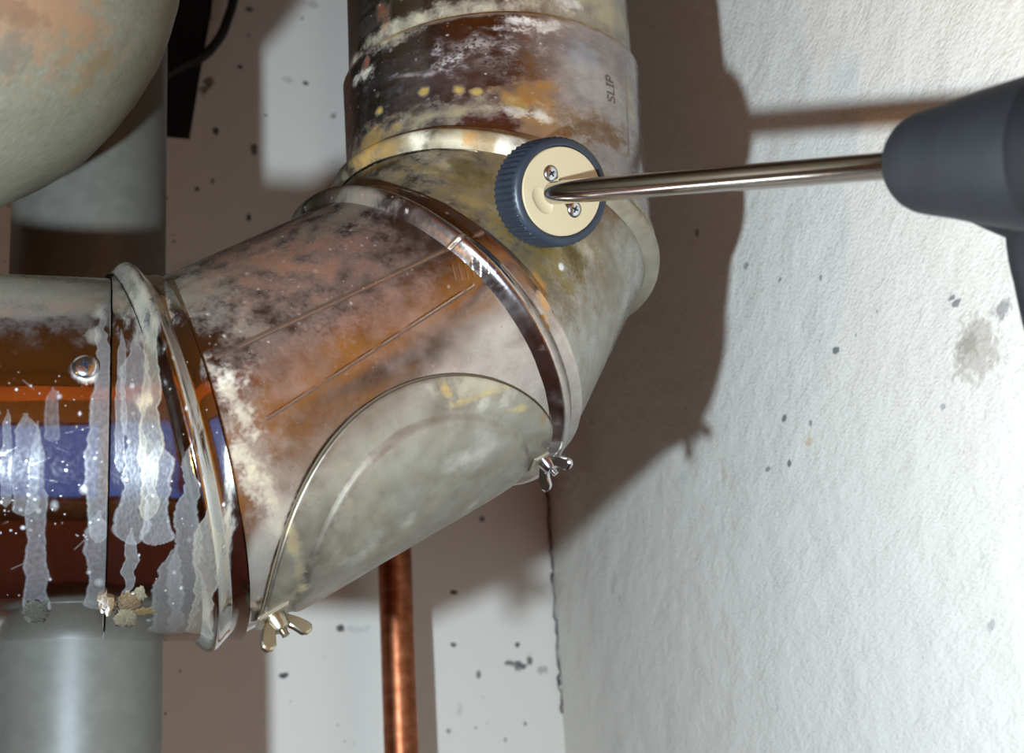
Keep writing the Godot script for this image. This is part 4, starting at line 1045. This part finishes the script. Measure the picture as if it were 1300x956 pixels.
func build_cap() -> void:
	var ax := Vector3(0.19250, -0.31796, 0.92836)
	var face := Vector3(-0.18561, 1.75536, 0.62304)
	var b := upright(ax)
	var c := thing("port_cap", "dark blue ribbed round cap with a cream face on the elbow port", "cap", face, b)
	var navy := plain("dark blue rubber", rgb(34, 42, 54), 0.42, 0.0, 0.08, 51)
	var cream := plain("cream plastic", rgb(184, 167, 134), 0.4)
	part("ribbed_ring", lathe([Vector2(0.0, -0.0205), Vector2(0.0225, -0.0205), Vector2(0.0238, -0.0195), Vector2(0.0246, -0.0185), Vector2(0.0246, -0.0025), Vector2(0.0239, -0.0008), Vector2(0.0226, 0.0003), Vector2(0.0212, 0.0006), Vector2(0.0203, 0.0002), Vector2(0.0203, -0.004), Vector2(0.0, -0.004)], 416, 52, 0.0008, 2, 4), navy, c)
	# face plate with a slot for the rod and a thumb dimple
	var csg := CSGCombiner3D.new()
	csg.name = "face_plate"
	c.add_child(csg)
	var disc := CSGMesh3D.new()
	disc.name = "disc"
	disc.mesh = lathe([Vector2(0, -0.0045), Vector2(0.0199, -0.0045), Vector2(0.0199, 0.0004), Vector2(0.0195, 0.0008), Vector2(0, 0.0008)], 96)
	disc.material = cream
	csg.add_child(disc)
	var along := Vector3(0.01356, 0, 0.01413).normalized()
	var slot_dark := plain("shadowed slot", rgb(150, 132, 104), 0.6)
	for i in 1:
		var cut := CSGBox3D.new()
		cut.name = "slot"
		cut.operation = CSGShape3D.OPERATION_SUBTRACTION
		cut.size = Vector3(0.0195, 0.005, 0.0054)
		cut.transform = Transform3D(Basis(along, Vector3.UP, along.cross(Vector3.UP)), Vector3(0.0002, 0.0005, 0))
		cut.material = cream
		csg.add_child(cut)
	for p in [Vector3(-0.00654, 0.0005, -0.00706), Vector3(0.00702, 0.0005, 0.00707)]:
		var hole := CSGCylinder3D.new()
		hole.name = "screw_hole"
		hole.operation = CSGShape3D.OPERATION_SUBTRACTION
		hole.radius = 0.0038
		hole.height = 0.005
		hole.sides = 32
		hole.position = p
		hole.material = cream
		csg.add_child(hole)
	var dim := CSGSphere3D.new()
	dim.name = "dimple"
	dim.operation = CSGShape3D.OPERATION_SUBTRACTION
	dim.radius = 0.01
	dim.radial_segments = 48
	dim.rings = 24
	dim.transform = Transform3D(Basis(along * 0.85, Vector3.UP * 0.3, along.cross(Vector3.UP) * 0.5), Vector3(-0.0096, 0.0026, 0.0056))
	dim.material = cream
	csg.add_child(dim)
	var k := 0
	for p in [Vector3(-0.00654, -0.0006, -0.00706), Vector3(0.00702, -0.0006, 0.00707)]:
		screw_into(c, p, Vector3(0.001, 1, 0.001), 0.0034, 0.3 + 0.5 * k, "face_screw")
		k += 1
	# rubber cone that plugs the port behind the ring
	part("cone", lathe([Vector2(0, -0.0205), Vector2(0.012, -0.0205), Vector2(0.009, -0.045), Vector2(0, -0.045)], 48), plain("black rubber", rgb(20, 20, 22), 0.6), c)

func build_probe() -> void:
	var A := Vector3(-0.19155, 1.74947, 0.63470)
	var B := Vector3(-0.13901, 1.68845, 0.80718)
	var d := (B - A).normalized()
	var o := thing("gas_probe", "measuring probe with a chromed rod and a black tapered handle pointing right", "probe", A, upright(d, Vector3(-0.02103, 0.96028, 0.27824)))
	var len := A.distance_to(B)
	var chrome := plain("chromed steel", rgb(206, 200, 194), 0.12, 1.0)
	part("rod", lathe([Vector2(0, -0.004), Vector2(0.0048, -0.004), Vector2(0.0051, -0.0032), Vector2(0.0051, 0.02), Vector2(0.00462, len), Vector2(0.00462, len + 0.02)], 48), chrome, o)
	var blk := plain("black rubberised plastic", rgb(20, 23, 27), 0.55, 0.0, 0.06, 61)
	# handle outline measured along the rod from the nose
	var pr := [Vector2(0, len - 0.0004), Vector2(0.00462, len - 0.0004)]
	for p in [Vector2(0.00194, 0.00864), Vector2(0.00727, 0.00898), Vector2(0.01088, 0.01014), Vector2(0.01301, 0.01179), Vector2(0.01464, 0.01409), Vector2(0.01588, 0.01702), Vector2(0.01660, 0.02056), Vector2(0.01738, 0.02594), Vector2(0.01814, 0.03121), Vector2(0.02025, 0.04262), Vector2(0.02167, 0.05186), Vector2(0.02288, 0.05968), Vector2(0.02381, 0.06780), Vector2(0.02532, 0.08821)]:
		pr.append(Vector2(p.x, len + p.y))
	pr.append(Vector2(0, pr[-1].y))
	part("handle_nose", lathe(pr, 72), blk, o)
	var bp := []
	for p in [Vector2(0.02389, 0.06806), Vector2(0.02500, 0.06833), Vector2(0.02562, 0.06939), Vector2(0.02611, 0.07280), Vector2(0.02686, 0.07949), Vector2(0.02789, 0.09185)]:
		bp.append(Vector2(p.x, len + p.y))
	part("handle_body", lathe([Vector2(bp[0].x - 0.003, bp[0].y)] + bp + [Vector2(0, bp[-1].y)], 72), plain("black handle plastic", rgb(17, 19, 22), 0.45), o)
	var inv := o.transform.affine_inverse()
	var gp := PackedVector3Array()
	for p in [Vector3(-0.08870, 1.69102, 0.83393), Vector3(-0.08903, 1.68382, 0.83170), Vector3(-0.09002, 1.67425, 0.82856), Vector3(-0.09042, 1.65935, 0.82403), Vector3(-0.08823, 1.64718, 0.82108), Vector3(-0.08531, 1.63496, 0.81834), Vector3(-0.08085, 1.61832, 0.81475), Vector3(-0.07507, 1.59631, 0.80996), Vector3(-0.07191, 1.58408, 0.80729)]: gp.append(inv * p)
	part("grip", tube(smooth(gp, 8), [0.0151, 0.0151, 0.0152, 0.0153, 0.0153, 0.0154, 0.0154, 0.0155, 0.0156, 0.0156, 0.0156, 0.0157, 0.0157, 0.0157, 0.0158, 0.0158, 0.0158, 0.0158, 0.0158, 0.0157, 0.0157, 0.0157, 0.0156, 0.0156, 0.0156, 0.0155, 0.0154, 0.0154, 0.0153, 0.0153, 0.0152, 0.0151, 0.0151, 0.0151, 0.0151, 0.0151, 0.0151, 0.0151, 0.0151, 0.0151, 0.0151, 0.0150, 0.0149, 0.0149, 0.0148, 0.0147, 0.0147, 0.0146, 0.0146, 0.0145, 0.0144, 0.0144, 0.0143, 0.0142, 0.0142, 0.0141, 0.0141, 0.0139, 0.0137, 0.0135, 0.0133, 0.0131, 0.0129, 0.0127, 0.0126], 40), plain("black grip plastic", rgb(24, 27, 31), 0.4), o)
	# moulded web under the handle, where the grip begins
	var wp := PackedVector3Array()
	for p in [Vector3(-0.11317, 1.67682, 0.81151), Vector3(-0.10396, 1.67184, 0.81280), Vector3(-0.09327, 1.66677, 0.81451)]: wp.append(inv * p)
	part("web", tube(smooth(wp, 6), [0.006], 24), blk, o)

func build_tank() -> void:
	var t := thing("expansion_tank", "round olive grey metal tank hanging above the horizontal flue", "tank", Vector3(-0.475, 0, 0.52))
	var im := Image.create(1024, 512, false, Image.FORMAT_RGB8)
	im.fill(rgb(113, 109, 91))
	var data := im.get_data()
	for i in 1024 * 512:
		var x := i % 1024
		var y := i / 1024
		var j := y % NH * NW + x
		var g := (NC[j] - 128) / 128.0 * 10.0 + (NB[j] - 128) / 128.0 * 8.0
		for c in 3: data[i * 3 + c] = clampi(data[i * 3 + c] + int(g), 0, 255)
	im = Image.create_from_data(1024, 512, false, Image.FORMAT_RGB8, data)
	for m in [[Vector2(0.1748, 0.7962), 8.0, 15.0, rgb(112, 96, 66), 0.70], [Vector2(0.1732, 0.8356), 5.0, 7.0, rgb(120, 104, 70), 0.70], [Vector2(0.1901, 0.7933), 4.0, 5.0, rgb(126, 112, 80), 0.50], [Vector2(0.2148, 0.7279), 1.5, 2.5, rgb(90, 84, 70), 0.80], [Vector2(0.2254, 0.7282), 1.0, 2.0, rgb(80, 76, 64), 0.80], [Vector2(0.0797, 0.7880), 110.0, 40.0, rgb(138, 100, 72), 0.30], [Vector2(0.0787, 0.7806), 85.0, 30.0, rgb(150, 98, 66), 0.35], [Vector2(0.1097, 0.7667), 45.0, 18.0, rgb(146, 104, 74), 0.35], [Vector2(0.0891, 0.7935), 30.0, 7.0, rgb(96, 66, 46), 0.40], [Vector2(0.0989, 0.8427), 15.0, 20.0, rgb(92, 82, 70), 0.50], [Vector2(0.1959, 0.7486), 4.0, 20.0, rgb(128, 120, 98), 0.50]]:
		dab(im, m[0].x * 1024.0, m[0].y * 512.0, m[1], m[2], m[3], m[4], 0.6)
	var paint := StandardMaterial3D.new()
	paint.resource_name = "olive grey enamel"
	paint.albedo_texture = ImageTexture.create_from_image(im)
	paint.roughness = 0.5
	var pr := [Vector2(0.0001, 1.7735), Vector2(0.02, 1.776), Vector2(0.0468, 1.7845), Vector2(0.0606, 1.7935), Vector2(0.076, 1.8045), Vector2(0.0914, 1.818), Vector2(0.1038, 1.8345), Vector2(0.1133, 1.8501), Vector2(0.1208, 1.8651), Vector2(0.1253, 1.8792), Vector2(0.1288, 1.8942), Vector2(0.1305, 1.91), Vector2(0.131, 1.93), Vector2(0.131, 2.33), Vector2(0.125, 2.36), Vector2(0.1, 2.39), Vector2(0.05, 2.41), Vector2(0.0001, 2.415)]
	var rows := []
	var uvs := []
	for p in pr:
		var row := PackedVector3Array()
		var uv := PackedVector2Array()
		for i in 97:
			var a := TAU * (i % 96) / 96.0
			row.append(Vector3(sin(a) * p.x, p.y, cos(a) * p.x))
			uv.append(Vector2(i / 96.0, 1.0 - (p.y - 1.77) / 0.3))
		rows.append(row)
		uvs.append(uv)
	part("tank_body", grid(rows, uvs, Vector3.ZERO, Vector3(0, 2.05, 0)), paint, t)
	part("hanger", lathe([Vector2(0, 2.41), Vector2(0.012, 2.41), Vector2(0.012, 2.6), Vector2(0, 2.6)], 20), plain("dark iron", rgb(60, 56, 52), 0.6, 0.8), t)
